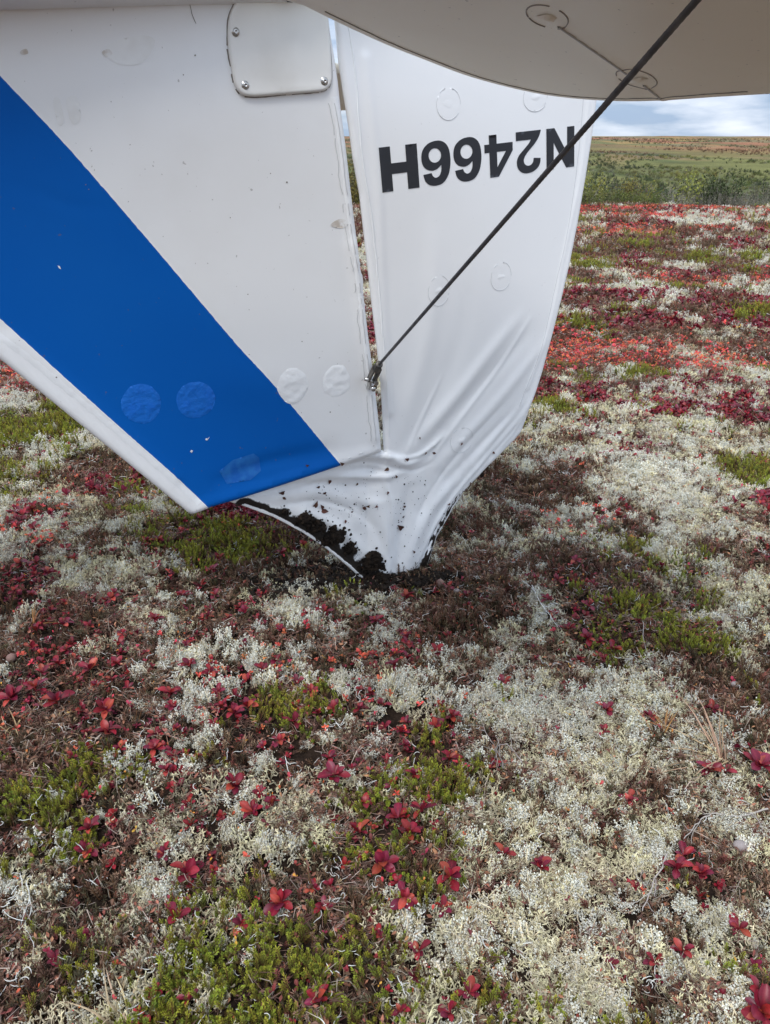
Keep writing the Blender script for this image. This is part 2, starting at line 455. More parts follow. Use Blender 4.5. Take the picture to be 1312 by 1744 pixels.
class Sheet:
    """a flat framed surface: 2-D coordinates (s, t) on an origin and two axes, skins swell off it"""
    def __init__(self, O, e, k, n, R=.012, belly=.8):
        self.O, self.e, self.k, self.n = map(np.array, (O, e, k, n)); self.R = R; self.belly = belly
        self.wr = []; self.outline = None; self.extra = None
    def px(self, u, v):
        r = ray(u, v); C = np.array(CAM_POS)
        t = ((self.O - C) @ self.n) / (r @ self.n)
        p = C + r * t - self.O
        return np.array([p @ self.e, p @ self.k])
    def pxs(self, L_): return np.array([self.px(*p) for p in L_])
    def wrinkle(self, pix, amp, width, fade=True):
        if fade and min(p[1] for p in pix) < 720: amp *= .72
        self.wr.append((smooth_line(self.pxs(pix), 4), amp, width, fade))
    def disp(self, P):
        h = np.zeros(len(P))
        for ln, amp, w, fade in self.wr:
            d = seg_dist(P, ln)
            if fade:
                a = ln[0]; b = ln[-1]; dd = b - a; t = np.clip(((P - a) @ dd) / (dd @ dd), 0, 1)
                f = np.sin(np.pi * np.clip(t * .96 + .02, 0, 1)) ** .6
            else: f = 1
            h += amp * np.exp(-(d / w) ** 2) * f
        if self.extra is not None: h += self.extra(P)
        return h
    def thick(self, P, d=None):
        if d is None: d = seg_dist(P, self.outline, True)
        R = self.R
        q = np.clip(d / R, 0, 1)
        t = R * np.sqrt(np.clip(1 - (1 - q) ** 2, 0, 1))
        dip = np.clip((d - R) / (R * 2.2), 0, 1); dip = dip * dip * (3 - 2 * dip)
        return t * (1 - (1 - self.belly) * dip)
    def world(self, P, off):
        return self.O + P[:, :1] * self.e + P[:, 1:2] * self.k + off[:, None] * self.n
    def build(self, name, outline, mats, parent, step=.01, cons=(), matfn=None, dirtfn=None):
        self.outline = np.array(outline)
        ol = resample(self.outline, step, True)
        lo, hi = ol.min(0), ol.max(0)
        gx, gy = np.meshgrid(np.arange(lo[0], hi[0], step), np.arange(lo[1], hi[1], step))
        gx[1::2] += step / 2
        G = np.column_stack([gx.ravel(), gy.ravel()]) + rng.normal(0, step * .03, (gx.size, 2))
        G = G[pip(G, self.outline)]
        d = seg_dist(G, self.outline, True)
        G = G[d > self.R * 1.35]
        # rings just inside the outline
        T = np.roll(ol, -1, 0) - np.roll(ol, 1, 0); T /= np.linalg.norm(T, axis=1)[:, None] + 1e-12
        N = np.column_stack([-T[:, 1], T[:, 0]])
        area = np.sum(ol[:, 0] * np.roll(ol[:, 1], -1) - np.roll(ol[:, 0], -1) * ol[:, 1])
        if area < 0: N = -N
        rings = []
        for q in (.08, .3, .65, 1.05):
            r_ = ol + N * self.R * q
            dd = seg_dist(r_, self.outline, True)
            rings.append(r_[(dd > self.R * q * .9) & pip(r_, self.outline)])
        pts = np.vstack([G] + rings)
        cons = [resample(np.array(c), step) for c in cons]
        P, Fc = cdt_fill([ol], pts, cons)
        d = seg_dist(P, self.outline, True)
        used = np.zeros(len(P), bool); used[Fc.ravel()] = True
        d[d < 1e-5] = 0
        t = self.thick(P, d); w = self.disp(P)
        front = self.world(P, w + t); back = self.world(P, w - t)
        # orientation
        a = Fc[0]; nn = np.cross(front[a[1]] - front[a[0]], front[a[2]] - front[a[0]])
        A_ = (P[Fc[:, 1]] - P[Fc[:, 0]]); B_ = (P[Fc[:, 2]] - P[Fc[:, 0]])
        z = A_[:, 0] * B_[:, 1] - A_[:, 1] * B_[:, 0]
        want = 1 if np.dot(np.cross(self.e, self.k), self.n) > 0 else -1
        flip = (z * want) < 0
        Ff = Fc.copy(); Ff[flip] = Ff[flip][:, ::-1]
        onb = d == 0
        m2 = np.arange(len(P)) + len(P); m2[onb] = np.arange(len(P))[onb]
        Fb = m2[Ff][:, ::-1]
        V = np.vstack([front, back])
        F_ = np.vstack([Ff, Fb])
        keep = np.unique(F_); mp_ = -np.ones(len(V), int); mp_[keep] = np.arange(len(keep))
        me = bpy.data.meshes.new(name)
        me.from_pydata(V[keep].tolist(), [], mp_[F_].tolist()); me.update()
        for mm in mats: me.materials.append(mm)
        if matfn is not None:
            c = P[Fc].mean(1); mi = matfn(c)
            me.polygons.foreach_set('material_index', np.concatenate([mi, mi]).astype(np.int32))
        dirt = np.zeros(len(V))
        if dirtfn is not None:
            q = dirtfn(P); dirt = np.concatenate([q, q])
        at = me.attributes.new('dirt', 'FLOAT', 'POINT'); at.data.foreach_set('value', dirt[keep].astype(np.float32))
        return link(name, me, mats, parent, smooth=True)
    def decal(self, name, polys, mat, parent, lift=.0008, step=.006, matname=None, dome=0.0, wob=0.0, seed=0):
        polys = [resample(np.array(p), step, True) for p in polys]
        ol = polys[0]; lo, hi = ol.min(0), ol.max(0)
        gx, gy = np.meshgrid(np.arange(lo[0], hi[0], step), np.arange(lo[1], hi[1], step))
        G = np.column_stack([gx.ravel(), gy.ravel()])
        ins = np.zeros(len(G), bool)
        for p in polys: ins ^= pip(G, p)
        G = G[ins]
        if len(G): G = G[np.min([seg_dist(G, p, True) for p in polys], axis=0) > step * .3]
        P, Fc = cdt_fill(polys, G)
        off = self.disp(P) + self.thick(P) + lift
        if dome or wob:
            d = np.min([seg_dist(P, p, True) for p in polys], axis=0)
            q = np.clip(d / .008, 0, 1)
            off += dome * np.sqrt(q) + wob * q * (fbm(P[:, 0] * 45 + seed * 9, P[:, 1] * 70, seed, 3) - .35)
        W = self.world(P, off)
        want = 1 if np.dot(np.cross(self.e, self.k), self.n) > 0 else -1
        A_ = (P[Fc[:, 1]] - P[Fc[:, 0]]); B_ = (P[Fc[:, 2]] - P[Fc[:, 0]])
        z = (A_[:, 0] * B_[:, 1] - A_[:, 1] * B_[:, 0]) * want
        Fc = Fc.copy(); Fc[z < 0] = Fc[z < 0][:, ::-1]
        keep = np.unique(Fc); mp_ = -np.ones(len(W), int); mp_[keep] = np.arange(len(keep))
        return link(name, mesh(name, W[keep], mp_[Fc]), mat, parent, smooth=True)
    def strip(self, name, line, w, mat, parent, lift=.0008, h=.001, jit=0.0, gaps=None):
        """thin raised strip along a line: section of 4 points"""
        ln = resample(np.array(line), .008)
        T = np.gradient(ln, axis=0); T /= np.linalg.norm(T, axis=1)[:, None] + 1e-12
        N = np.column_stack([-T[:, 1], T[:, 0]])
        if jit: ln = ln + N * (fbm(np.arange(len(ln)) * .35, np.zeros(len(ln)), 5, 3) - .5)[:, None] * jit
        ww = w * (1 + .35 * (vnoise(np.arange(len(ln)) * .7, np.zeros(len(ln)), 8) - .5))
        rows = []
        for q, hh in ((-1, -.0006), (-.6, h), (.6, h), (1, -.0006)):
            P = ln + N * (ww * q / 2)[:, None]
            rows.append(self.world(P, self.disp(P) + self.thick(P) + lift * (hh > 0) + hh))
        V = np.concatenate(rows); n = len(ln); F_ = []
        for r_ in range(3):
            for i in range(n - 1):
                if gaps is not None and float(vnoise(np.array([i * .45 + len(ln)]), np.array([3.0]), 12)[0]) > gaps[1] / gaps[0]: continue
                a = r_ * n + i
                F_.append((a, a + 1, a + n + 1, a + n))
        return link(name, mesh(name, V, F_), mat, parent, smooth=True)

plane_root = empty('aircraft', (TIP[0], TIP[1], 0))
tag(plane_root, 'white and blue light aircraft lying upside down, its crushed tail stuck in the tundra', 'aircraft')
bpy.context.view_layer.update()
def P_(o):                       # keep world coordinates under the root
    o.matrix_parent_inverse = plane_root.matrix_world.inverted()
    return o
def part(o): return P_(o)

TH_R, TH_F = math.radians(28), math.radians(28)
er = np.array([math.cos(TH_R), math.sin(TH_R), 0]); nr_ = np.array([math.sin(TH_R), -math.cos(TH_R), 0])
ef = np.array([math.cos(TH_F), math.sin(TH_F), 0]); nf = np.array([math.sin(TH_F), -math.cos(TH_F), 0])
kz = np.array([0, 0, 1.0])
rud = Sheet((TIP[0], TIP[1], 0), er, kz, nr_, R=.011, belly=.85)
hb = rud.px(651, 768); HB = rud.O + hb[0] * er
fin = Sheet(tuple(HB), ef, kz, nf, R=.013, belly=.72)

# ---- fin
le_a, le_b = fin.px(325, 876), fin.px(0, 611)
le_dir = (le_b - le_a)
le_far = le_a + le_dir * 2.3
fin_right = fin.pxs([(649, 769), (644, 720), (635, 640), (626, 575), (615, 480), (605, 395), (596, 320), (588, 250), (580, 190), (574, 135), (569, 100), (562, 60), (557, 20), (554, -10)])
fin_bot = fin.pxs([(325, 876), (342, 870), (358, 863), (400, 851), (450, 835), (520, 812), (580, 792), (620, 778)])
topr = fin_right[-1] + np.array([-.02, .28])
fin_ol = np.vstack([fin_bot, fin_right, [topr], [[le_far[0], topr[1]]], [le_far]])
s_edge = smooth_line(fin.pxs([(-160, -40), (0, 130), (100, 235), (200, 349), (300, 466), (400, 584), (480, 672), (583, 796), (592, 806)]), 6)
s_lo = smooth_line(fin.pxs([(-160, 396), (0, 541), (100, 632), (200, 722), (300, 811), (357, 866), (362, 876)]), 5)
def jitter(ln, a):
    r_ = resample(ln, .007); return r_ + rng.normal(0, a * .45, r_.shape)
s_edge_j, s_lo_j = jitter(s_edge, .0006), jitter(s_lo, .0006)
# the stripe's own outline clipped to the fin: constraint lines end inside the outline
stripe_poly = np.vstack([s_edge_j, s_lo_j[::-1]])
fin.wrinkle([(380, 845), (480, 815), (575, 783)], .0035, .012)
fin.wrinkle([(360, 822), (440, 790), (520, 772), (572, 760)], -.005, .02)
fin.wrinkle([(0, 318), (60, 325), (110, 345), (160, 355), (200, 356)], -.0012, .008)
fin.wrinkle([(300, 640), (420, 650), (560, 640)], .003, .06)
fin.wrinkle([(150, 300), (300, 200), (480, 260)], .004, .12)
fin.wrinkle([(600, 420), (620, 600), (636, 740)], .004, .02, False)
fin.wrinkle([(20, 575), (160, 690), (300, 812)], .003, .012, False)
fin_slope = lambda s: 1.43 + .085 * s
def fillet(P):
    q = np.clip((P[:, 1] - (fin_slope(P[:, 0]) - .06)) / .20, 0, 1)
    return .11 * q ** 2.4 * np.clip((-.18 - P[:, 0]) / .25, 0, 1)
fin.extra = fillet
zcl = lambda c: pip(c, stripe_poly).astype(int)
fin_o = part(fin.build('fin', fin_ol, [M['white'], M['blue']], plane_root, step=.011, cons=[s_edge_j, s_lo_j], matfn=zcl))
# raised tape along the hinge edge, with a broken paint crack beside it
hl = smooth_line(fin.pxs([(566, 165), (577, 230), (588, 320), (598, 400), (609, 480), (617, 560), (628, 650), (637, 740), (640, 762)]), 4)
fin.strip('edge_tape', hl, .020, M['whitepatch'], fin_o, lift=.0002, h=.0016)
fin.strip('stitching', hl + np.array([-.004, 0]), .0016, M['seam'], fin_o, lift=.0022, h=.0008, jit=.003, gaps=(3, 2))
fin.strip('paint_crack', hl + np.array([-.016, 0]), .0016, M['seam'], fin_o, lift=.0006, h=.0006, jit=.008, gaps=(5, 3))
fin.strip('edge_tape', smooth_line(fin.pxs([(338, 854), (200, 735), (60, 618), (0, 572), (-120, 474)]), 4), .018, M['whitepatch'], fin_o, lift=-.0004, h=.0008)
bt = smooth_line(fin.pxs([(590, 778), (615, 768), (640, 762)]), 4)
fin.strip('stitching', bt, .0014, M['seam'], fin_o, lift=.0008, h=.0006, gaps=(2, 1))
def blob_ring(c, rx, ry, n=34, seed=0, wob=.04):
    a = np.linspace(0, 2 * np.pi, n, endpoint=False)
    r_ = 1 + wob * (fbm(np.cos(a) * 2 + seed * 3, np.sin(a) * 2, seed, 3) - .5) * 2
    return c + np.column_stack([np.cos(a) * rx * r_, np.sin(a) * ry * r_])
def patch_px(sh, u, v, ru, rv): # radii in 2-D units from pixel radii
    c = sh.px(u, v); return c, abs(sh.px(u + ru, v)[0] - c[0]), abs(sh.px(u, v - rv)[1] - c[1])
for i, (u, v, ru, rv, mt, lb) in enumerate([(240, 686, 34, 34, 'bluepatch', 'blue repair patch nearer the leading edge'), (332, 679, 33, 32, 'bluepatch', 'blue repair patch in the middle of the stripe'),
        (497, 656, 26, 30, 'whitepatch', 'white repair patch at the stripe edge'), (571, 648, 23, 29, 'whitepatch', 'white repair patch beside the hinge')]):
    c, rx, ry = patch_px(fin, u, v, ru, rv)
    o = fin.decal('repair_patch', [blob_ring(c, rx, ry, seed=i * 3 + 1, wob=.17 if mt == 'whitepatch' else .06)], M[mt], fin_o, lift=.0002, dome=.0007, wob=.0026 if mt == 'whitepatch' else .0014, seed=i + 3, step=.004)
    o['label'] = lb
# scuffs on the stripe, chips of paint
def scuff(pix, mat, nm='paint_scuff', lift=.0007):
    fin.decal(nm, [fin.pxs(pix)], mat, fin_o, lift=lift, step=.004)
M['scuff'] = new_mat('pale_paint_scuff', (.012, .150, .47), .6, var=((.0, .098, .42), 45, .35, .62))
scuff([(372, 800), (395, 781), (430, 770), (440, 778), (443, 800), (425, 815), (385, 822)], M['scuff'])
scuff([(349, 744), (348, 747), (351, 748), (356, 741), (352, 745)], M['whitepatch'], 'paint_chip')
scuff([(322, 767), (325, 769), (327, 765), (324, 764)], M['whitepatch'], 'paint_chip')
scuff([(97, 451), (100, 456), (103, 457), (101, 452)], M['whitepatch'], 'paint_chip')
M['smudge'] = new_mat('faint_grey_smudge', (.755, .75, .735), .55, var=((.81, .81, .80), 26, .36, .56))
M['smudge2'] = new_mat('faint_brown_smudge', (.52, .46, .40), .55, var=((.80, .80, .79), 40, .45, .62))
for pix in ([(90, 172), (100, 168), (108, 205), (98, 212)], [(112, 170), (130, 166), (136, 202), (121, 210)], [(180, 80), (230, 62), (262, 70), (240, 108), (195, 108)]):
    fin.decal('smudge', [smooth_line(fin.pxs(pix), 4, True)], M['smudge'], fin_o, lift=.0006, step=.008)
for pix in ([(172, 90), (182, 84), (190, 92), (180, 98)], [(560, 383), (576, 372), (590, 378), (580, 388)], [(34, 88), (44, 84), (47, 92), (36, 94)]):
    fin.decal('smudge', [smooth_line(fin.pxs(pix), 4, True)], M['smudge2'], fin_o, lift=.0007, step=.004)
fin.strip('hairline_crack', fin.pxs([(313, -4), (318, 12), (322, 26), (330, 42)]), .0012, M['seamd'], fin_o, lift=.0008, h=.0004, jit=.003)
rd_ = lambda u, v, r, n=10: [(u + r * math.cos(a), v + r * math.sin(a)) for a in np.linspace(0, 6.28, n, endpoint=False)]
for u, v, r in ((145, 314, 1), (150, 322, 1), (218, 3, 2), (512, 580, 1), (458, 295, 1), (486, 310, 1.6), (330, 95, 1.6), (310, 128, 1.2), (420, 500, 1), (560, 700, 1.2), (390, 370, 1), (95, 640, 1.4), (300, 865, 1.3)):
    scuff(rd_(u, v, r, 6), M['seamd'], 'paint_chip')

# ---- cover plate on the fin
plate_px = [(408, -26), (396, 2), (386, 28), (384, 55), (386, 90), (391, 118), (395, 141), (402, 156), (414, 164), (440, 165), (490, 161), (540, 157), (553, 152), (560, 141), (561, 122), (557, 60), (552, 0), (549, -40), (540, -52), (430, -50), (416, -42)]
plate_ol = smooth_line(fin.pxs(plate_px), 3, True)
pl = Sheet(fin.O, ef, kz, nf, R=.006, belly=.75)
pl.wr = []
_pb = float(fin.thick(np.array([fin.px(470, 80)]))[0])
pl.extra = lambda P: fin.disp(P) + .0125 + 0 * P[:, 0]
plate = part(pl.build('cover_plate', plate_ol, [M['metalplate']], plane_root, step=.012))
plate['label'] = 'rounded painted metal cover plate screwed over the fin root'
fin.strip('painted_plate_shadow', np.vstack([plate_ol, plate_ol[:1]]), .004, M['seamd'], fin_o, lift=.0005, h=.0006, jit=.003, gaps=(9, 7))  # dark strip round the plate edge, its shadow put in as colour
def lathe(profile, seg=20):
    V = []; F_ = []
    for r, z in profile:
        for i in range(seg):
            a = 2 * math.pi * i / seg; V.append((r * math.cos(a), r * math.sin(a), z))
    n = len(profile)
    for j in range(n - 1):
        for i in range(seg):
            F_.append((j * seg + i, j * seg + (i + 1) % seg, (j + 1) * seg + (i + 1) % seg, (j + 1) * seg + i))
    F_.append(tuple(reversed(range(seg)))); F_.append(tuple(range((n - 1) * seg, n * seg)))
    return V, F_
def orient(V, O, zax, s=1.0, xax=None):
    z = np.array(zax) / np.linalg.norm(zax)
    x = np.array(xax if xax is not None else (.3, .2, .9)); x = x - (x @ z) * z; x /= np.linalg.norm(x); y = np.cross(z, x)
    V = np.array(V, float) * s
    return np.array(O) + V[:, :1] * x + V[:, 1:2] * y + V[:, 2:3] * z
def screw(sh, u, v, parent, s=1.0):
    base = sh.world(np.array([sh.px(u, v)]), sh.disp(np.array([sh.px(u, v)])) + sh.thick(np.array([sh.px(u, v)])))[0]
    V, F_ = lathe([(.0085, 0), (.0083, .0012), (.0062, .0014), (.0060, .0018), (.0055, .0034), (.0036, .0046), (.0022, .0047), (.0018, .0032), (.0001, .0031)])
    o = link('screw', mesh('screw', orient(V, base, sh.n, s), F_), M['steel'], parent, smooth=True)
    return o
for u, v in ((396, 56), (413, 146), (547, 139)): screw(pl, u, v, plate)

# ---- dark bolt by the plate top
b0 = fin.world(np.array([fin.px(480, -3)]), np.array([.030]))[0]
V, F_ = lathe([(.004, -.03), (.004, .008), (.011, .008), (.013, .012), (.013, .020), (.010, .025), (.005, .0255), (.0045, .034), (.001, .035)], 8)
part(link('bolt', mesh('bolt', orient(V, b0, nf), F_), M['darksteel'], plane_root, smooth=False))

# ---- rudder with its crushed balance horn
rud_le = rud.pxs([(655, 768), (653, 715), (649, 650), (642, 585), (635, 530), (628, 470), (620, 400), (612, 330), (601, 270), (594, 215), (585, 160), (577, 105), (573, 60), (568, 10), (565, -20)])
horn_top = rud.pxs([(380, 838), (470, 812), (560, 780), (618, 764)])
horn_low = rud.pxs([(388, 858), (420, 868), (470, 886), (520, 912), (560, 939), (600, 972), (630, 1000), (660, 1018), (690, 1020), (712, 1004), (724, 972), (742, 915), (770, 866), (800, 826), (835, 790), (862, 764), (885, 735), (893, 715)])
rud_te = rud.pxs([(893, 715), (905, 680), (922, 630), (940, 565), (955, 505), (968, 450), (982, 380), (994, 310), (1005, 240), (1013, 180), (1018, 120)])
# coordinates by corner
top_r = rud_te[-1] + np.array([-.02, .10]); top_l = rud_le[-1] + np.array([-.004, .15])
rud_ol = np.vstack([horn_top, rud_le, [top_l], [top_r], rud_te[::-1][:-1], horn_low[::-1]])
W_ = rud.wrinkle
W_([(668, 800), (700, 760), (760, 690), (830, 600), (880, 540)], .0075, .020)
W_([(700, 800), (760, 720), (830, 640), (905, 560)], -.0045, .022)
W_([(735, 800), (800, 730), (870, 650), (925, 580)], .006, .018)
W_([(790, 800), (840, 740), (890, 680)], .005, .012)
W_([(760, 815), (825, 745), (880, 690)], -.004, .012)
W_([(665, 770), (690, 700), (720, 600), (735, 500), (735, 380)], .0055, .03)
W_([(690, 780), (735, 690), (780, 580), (800, 470)], -.003, .03)
W_([(950, 560), (920, 640), (885, 705), (820, 780), (770, 840)], .004, .009)
W_([(560, 800), (610, 783), (655, 776), (690, 788), (720, 780)], .009, .011)
W_([(560, 818), (620, 803), (680, 800), (735, 765)], -.006, .010)
W_([(470, 830), (560, 812), (640, 812), (700, 790), (752, 740)], .007, .012)
W_([(420, 846), (520, 826), (610, 832), (660, 820)], -.004, .012)
W_([(440, 856), (540, 842), (620, 858), (670, 850)], .005, .016)
W_([(660, 980), (655, 920), (640, 860), (600, 830)], .006, .022)
W_([(690, 985), (700, 930), (735, 860), (790, 800)], .008, .018)
W_([(675, 990), (680, 920), (690, 860), (690, 820)], -.010, .022)
W_([(705, 985), (730, 920), (770, 860), (820, 805), (870, 755)], -.007, .007, False)
W_([(410, 858), (480, 884), (540, 918), (600, 960), (640, 990)], -.006, .006, False)
W_([(500, 870), (560, 890), (610, 930), (640, 965)], .007, .016)
W_([(600, 850), (640, 900), (660, 960)], -.005, .012)
W_([(652, 772), (690, 778), (722, 768), (752, 742)], .0045, .0045)
W_([(585, 796), (640, 790), (700, 800), (735, 786)], -.0035, .005)
W_([(430, 852), (500, 832), (580, 815), (640, 816)], .003, .005)
W_([(470, 868), (540, 856), (600, 872), (640, 900)], -.003, .006)
W_([(650, 812), (664, 850), (668, 900), (672, 960)], .0035, .006)
W_([(712, 960), (740, 890), (780, 830), (830, 770)], .004, .006)
W_([(700, 900), (735, 830), (790, 755), (850, 690)], -.003, .007)
W_([(725, 790), (790, 700), (850, 620), (900, 540)], .0035, .007)
W_([(690, 770), (722, 700), (750, 640)], .003, .006)
W_([(840, 770), (870, 735), (892, 700)], .003, .004)
W_([(620, 100), (640, 300), (650, 500), (662, 700)], .003, .012, False)
W_([(998, 170), (984, 300), (955, 440), (930, 560), (895, 660)], .002, .006, False)
def rud_extra(P):                 # horn lies behind the fin's edge, loose cloth below the hinge end
    q = np.clip((hb[0] + .01 - P[:, 0]) / .05, 0, 1) * (P[:, 1] < hb[1] + .05)
    g = (fbm(P[:, 0] * 14, P[:, 1] * 9, 90, 3) - .5) * .010 * np.clip((hb[1] + .05 - P[:, 1]) / .15, 0, 1)
    return -.024 * q + g + (fbm(P[:, 0] * 3, P[:, 1] * 2.2, 92, 2) - .5) * .007
rud.extra = rud_extra
low_l = horn_low[1:9]; low_r = horn_low[9:16]
stk = rud.pxs([(700, 985), (735, 915), (770, 868), (805, 822), (832, 795)])
def rdirt(P):
    dl = seg_dist(P, low_l); dr = seg_dist(P, low_r); dk_ = seg_dist(P, stk)
    tip = np.linalg.norm(P - rud.px(680, 1000), axis=1)
    d = .50 * np.exp(-((dl - .017) / .008) ** 2) + .34 * np.exp(-(dl / .045) ** 2) * (dl > .008)
    d += .66 * np.exp(-((dr - .010) / .0045) ** 2) + .62 * np.exp(-((dr - .021) / .0035) ** 2) + .10 * np.exp(-(dr / .03) ** 2)
    sl = np.clip((rud.px(835, 790)[1] - P[:, 1]) / .12, 0, 1)
    for (cu, cv, cr) in ((487, 876, 9), (530, 895, 20), (568, 916, 24), (600, 940, 18), (634, 962, 24), (655, 985, 16), (706, 978, 14), (720, 955, 9)):
        cc = rud.px(cu, cv); d += .36 * np.exp(-(np.linalg.norm(P - cc, axis=1) / (cr * .0019)) ** 2)
    d *= .45 + 1.2 * fbm(P[:, 0] * 60, P[:, 1] * 60, 61, 4) - .0
    d = np.where(dr < dl, d * (.3 + .7 * sl), d)
    d += .30 * np.exp(-(tip / .07) ** 2)
    streak = np.clip((fbm(P[:, 0] * 260, P[:, 1] * 6, 77, 2) - .62) / .2, 0, 1)
    d += .22 * streak * np.exp(-(tip / .20) ** 2)
    d += .08 * np.exp(-(dl / .10) ** 2) * np.clip(1 - P[:, 0] * 0, 0, 1)
    return np.clip(d, 0, 1)
rud_o = part(rud.build('rudder', rud_ol, [M['white_rud']], plane_root, step=.0052, dirtfn=rdirt))

te_in = smooth_line(rud.pxs([(990, 150), (981, 260), (965, 380), (943, 480), (918, 590), (880, 690)]), 4)
rud.strip('edge_seam', te_in, .0013, M['ring'], rud_o, lift=.0004, h=.0004, jit=.002)
le_in = smooth_line(rud.pxs([(590, 40), (603, 130), (612, 250), (628, 360), (640, 470), (648, 560), (655, 640), (661, 740)]), 4)
rud.strip('edge_tape', le_in, .0050, M['whitepatch'], rud_o, lift=.0002, h=.0012, jit=.004)
for i, (u, v, ru, rv, c2) in enumerate([(760, 177, 20, 28, 0), (907, 166, 20, 25, 0), (744, 494, 18, 26, 0), (850, 470, 17, 24, 0), (783, 748, 18, 21, 0)]):
    c, rx, ry = patch_px(rud, u, v, ru, rv)
    a = blob_ring(c, rx, ry, seed=i + 9, wob=.03)
    o = rud.decal('rib_patch', [a], M['rudpatch'], rud_o, lift=.0002, dome=.0001, wob=.0003, seed=i, step=.004)
    rud.strip('patch_outline', np.vstack([a, a[:2]]), .0011, M['ring'], rud_o, lift=.0006, h=.0003, gaps=(7, 6))
    rud.decal('rib_lace_knot', [blob_ring(c, rx * .42, ry * .22, seed=i + 1, wob=.5)], M['rudpatch'], rud_o, lift=.0004, dome=.0004, wob=.0028, seed=i, step=.003)

# ---- registration letters, painted upside down
BASE_R, BASE_L = np.array((973.6, 214.4)), np.array((641.0, 251.4))
CAP_R, CAP_L = np.array((973.6, 283.1)), np.array((647.7, 327.6))
ell = lambda cx, cy, rx, ry, n=22: [(cx + rx * math.cos(a), cy + ry * math.sin(a)) for a in np.linspace(0, 2 * math.pi, n, endpoint=False)]
six = smooth_line([(.97, .73), (.91, .88), (.76, .98), (.53, 1.01), (.28, .96), (.10, .80), (.02, .60), (0, .42), (.03, .22), (.13, .08), (.30, 0), (.52, -.01), (.75, .04), (.93, .16), (1, .33), (.97, .50), (.85, .61), (.65, .66), (.47, .63), (.33, .55)], 4)
six_in = smooth_line([(.33, .55), (.34, .68), (.41, .79), (.53, .83), (.63, .79), (.68, .71)], 4)
two_o = smooth_line([(.40, .21), (.50, .31), (.72, .45), (.90, .57), (.98, .70), (.95, .85), (.82, .96), (.60, 1.01), (.34, .99), (.14, .91), (.04, .80), (.02, .68)], 4)
two_i = smooth_line([(.30, .66), (.33, .76), (.42, .82), (.54, .83), (.65, .79), (.70, .70), (.65, .60), (.50, .48), (.25, .32), (.08, .16), (0, .02)], 4)
GL = {
 'N': [[(0, 0), (0, 1), (.29, 1), (.74, .36), (.74, 1), (1, 1), (1, 0), (.71, 0), (.26, .64), (.26, 0)]],
 'H': [[(0, 0), (0, 1), (.30, 1), (.30, .62), (.70, .62), (.70, 1), (1, 1), (1, 0), (.70, 0), (.70, .38), (.30, .38), (.30, 0)]],
 '4': [[(.56, 0), (.56, .215), (0, .215), (0, .41), (.52, 1), (.83, 1), (.83, .41), (1, .41), (1, .215), (.83, .215), (.83, 0)], [(.24, .41), (.56, .77), (.56, .41)]],
 '2': [list(map(tuple, np.vstack([[(0, 0), (1, 0), (1, .21)], two_o, two_i])))],
 '6': [list(map(tuple, np.vstack([six, six_in[1:]]))), ell(.53, .32, .215, .165)],
}
for ch, xr, xl in (('N', 973.6, 925.4), ('2', 916, 873.6), ('4', 868, 820), ('6', 814.5, 767), ('6', 761.6, 712.3), ('H', 706, 641)):
    polys = []
    for poly in GL[ch]:
        q = []
        for gx_, gy_ in poly:
            u = xr + (xl - xr) * gx_
            t = (BASE_R[0] - u) / (BASE_R[0] - BASE_L[0])
            pb = BASE_R + (BASE_L - BASE_R) * t; pc = CAP_R + (CAP_L - CAP_R) * t
            q.append(pb + (pc - pb) * gy_)
        polys.append(rud.pxs(q))
    o = rud.decal('letter', polys, M['black'], rud_o, lift=.0007, step=.008)
    o['label'] = 'upside down black %s %s' % ('letter' if ch in 'NH' else 'digit', ch)

# ---- drooping elevator and tailplane overhead
e1 = np.array([math.cos(math.radians(28)), math.sin(math.radians(28)), 0]); n1 = np.array([math.sin(math.radians(28)), -math.cos(math.radians(28)), 0])
rA = ray(1050, 163); A0 = np.array(CAM_POS) + rA * (1.70 / rA[1])
dr = 0.195
ek = e1 * 1.0 + np.array([0, 0, -dr]); ek /= np.linalg.norm(ek)        # chord, aft and down
en = np.cross(ek, n1); en = en / np.linalg.norm(en)
if en[2] > 0: en = -en                                                    # faces the ground
ele = Sheet(A0, ek, n1, en, R=.011, belly=.8)
eg = smooth_line(ele.pxs([(515, -3), (560, 20), (610, 44), (660, 67), (720, 91), (790, 118), (860, 138), (930, 153), (1000, 161), (1070, 164), (1140, 162), (1220, 156), (1312, 150)]), 4)
endp = eg[-1] + np.array([.0, .32]); d0 = eg[0] - eg[1]; d0 /= np.linalg.norm(d0)
lead = eg[0][0] - .24
ele_ol = np.vstack([[[lead, eg[0][1] - .04]], eg, [endp], [endp + np.array([-.10, .09])], [endp + np.array([-.30, .12])], [[lead, endp[1] + .12]]])
ele.wrinkle([(935, 15), (1000, 60), (1085, 123), (1130, 158)], .0025, .010, False)
ele_o = part(ele.build('elevator', ele_ol, [M['cream']], plane_root, step=.014))
ele_o['label'] = 'near elevator drooping overhead with grimy cream underside'
inner = eg[2:-1]
T = np.gradient(inner, axis=0); T /= np.linalg.norm(T, axis=1)[:, None]; N = np.column_stack([-T[:, 1], T[:, 0]])
cin = np.array([lead + .2, eg[0][1] + .5]); N[((cin - inner) * N).sum(1) < 0] *= -1
ele.strip('edge_seam', inner + N * .026, .0016, M['seamd'], ele_o, lift=.0006, h=.0006, jit=.003)
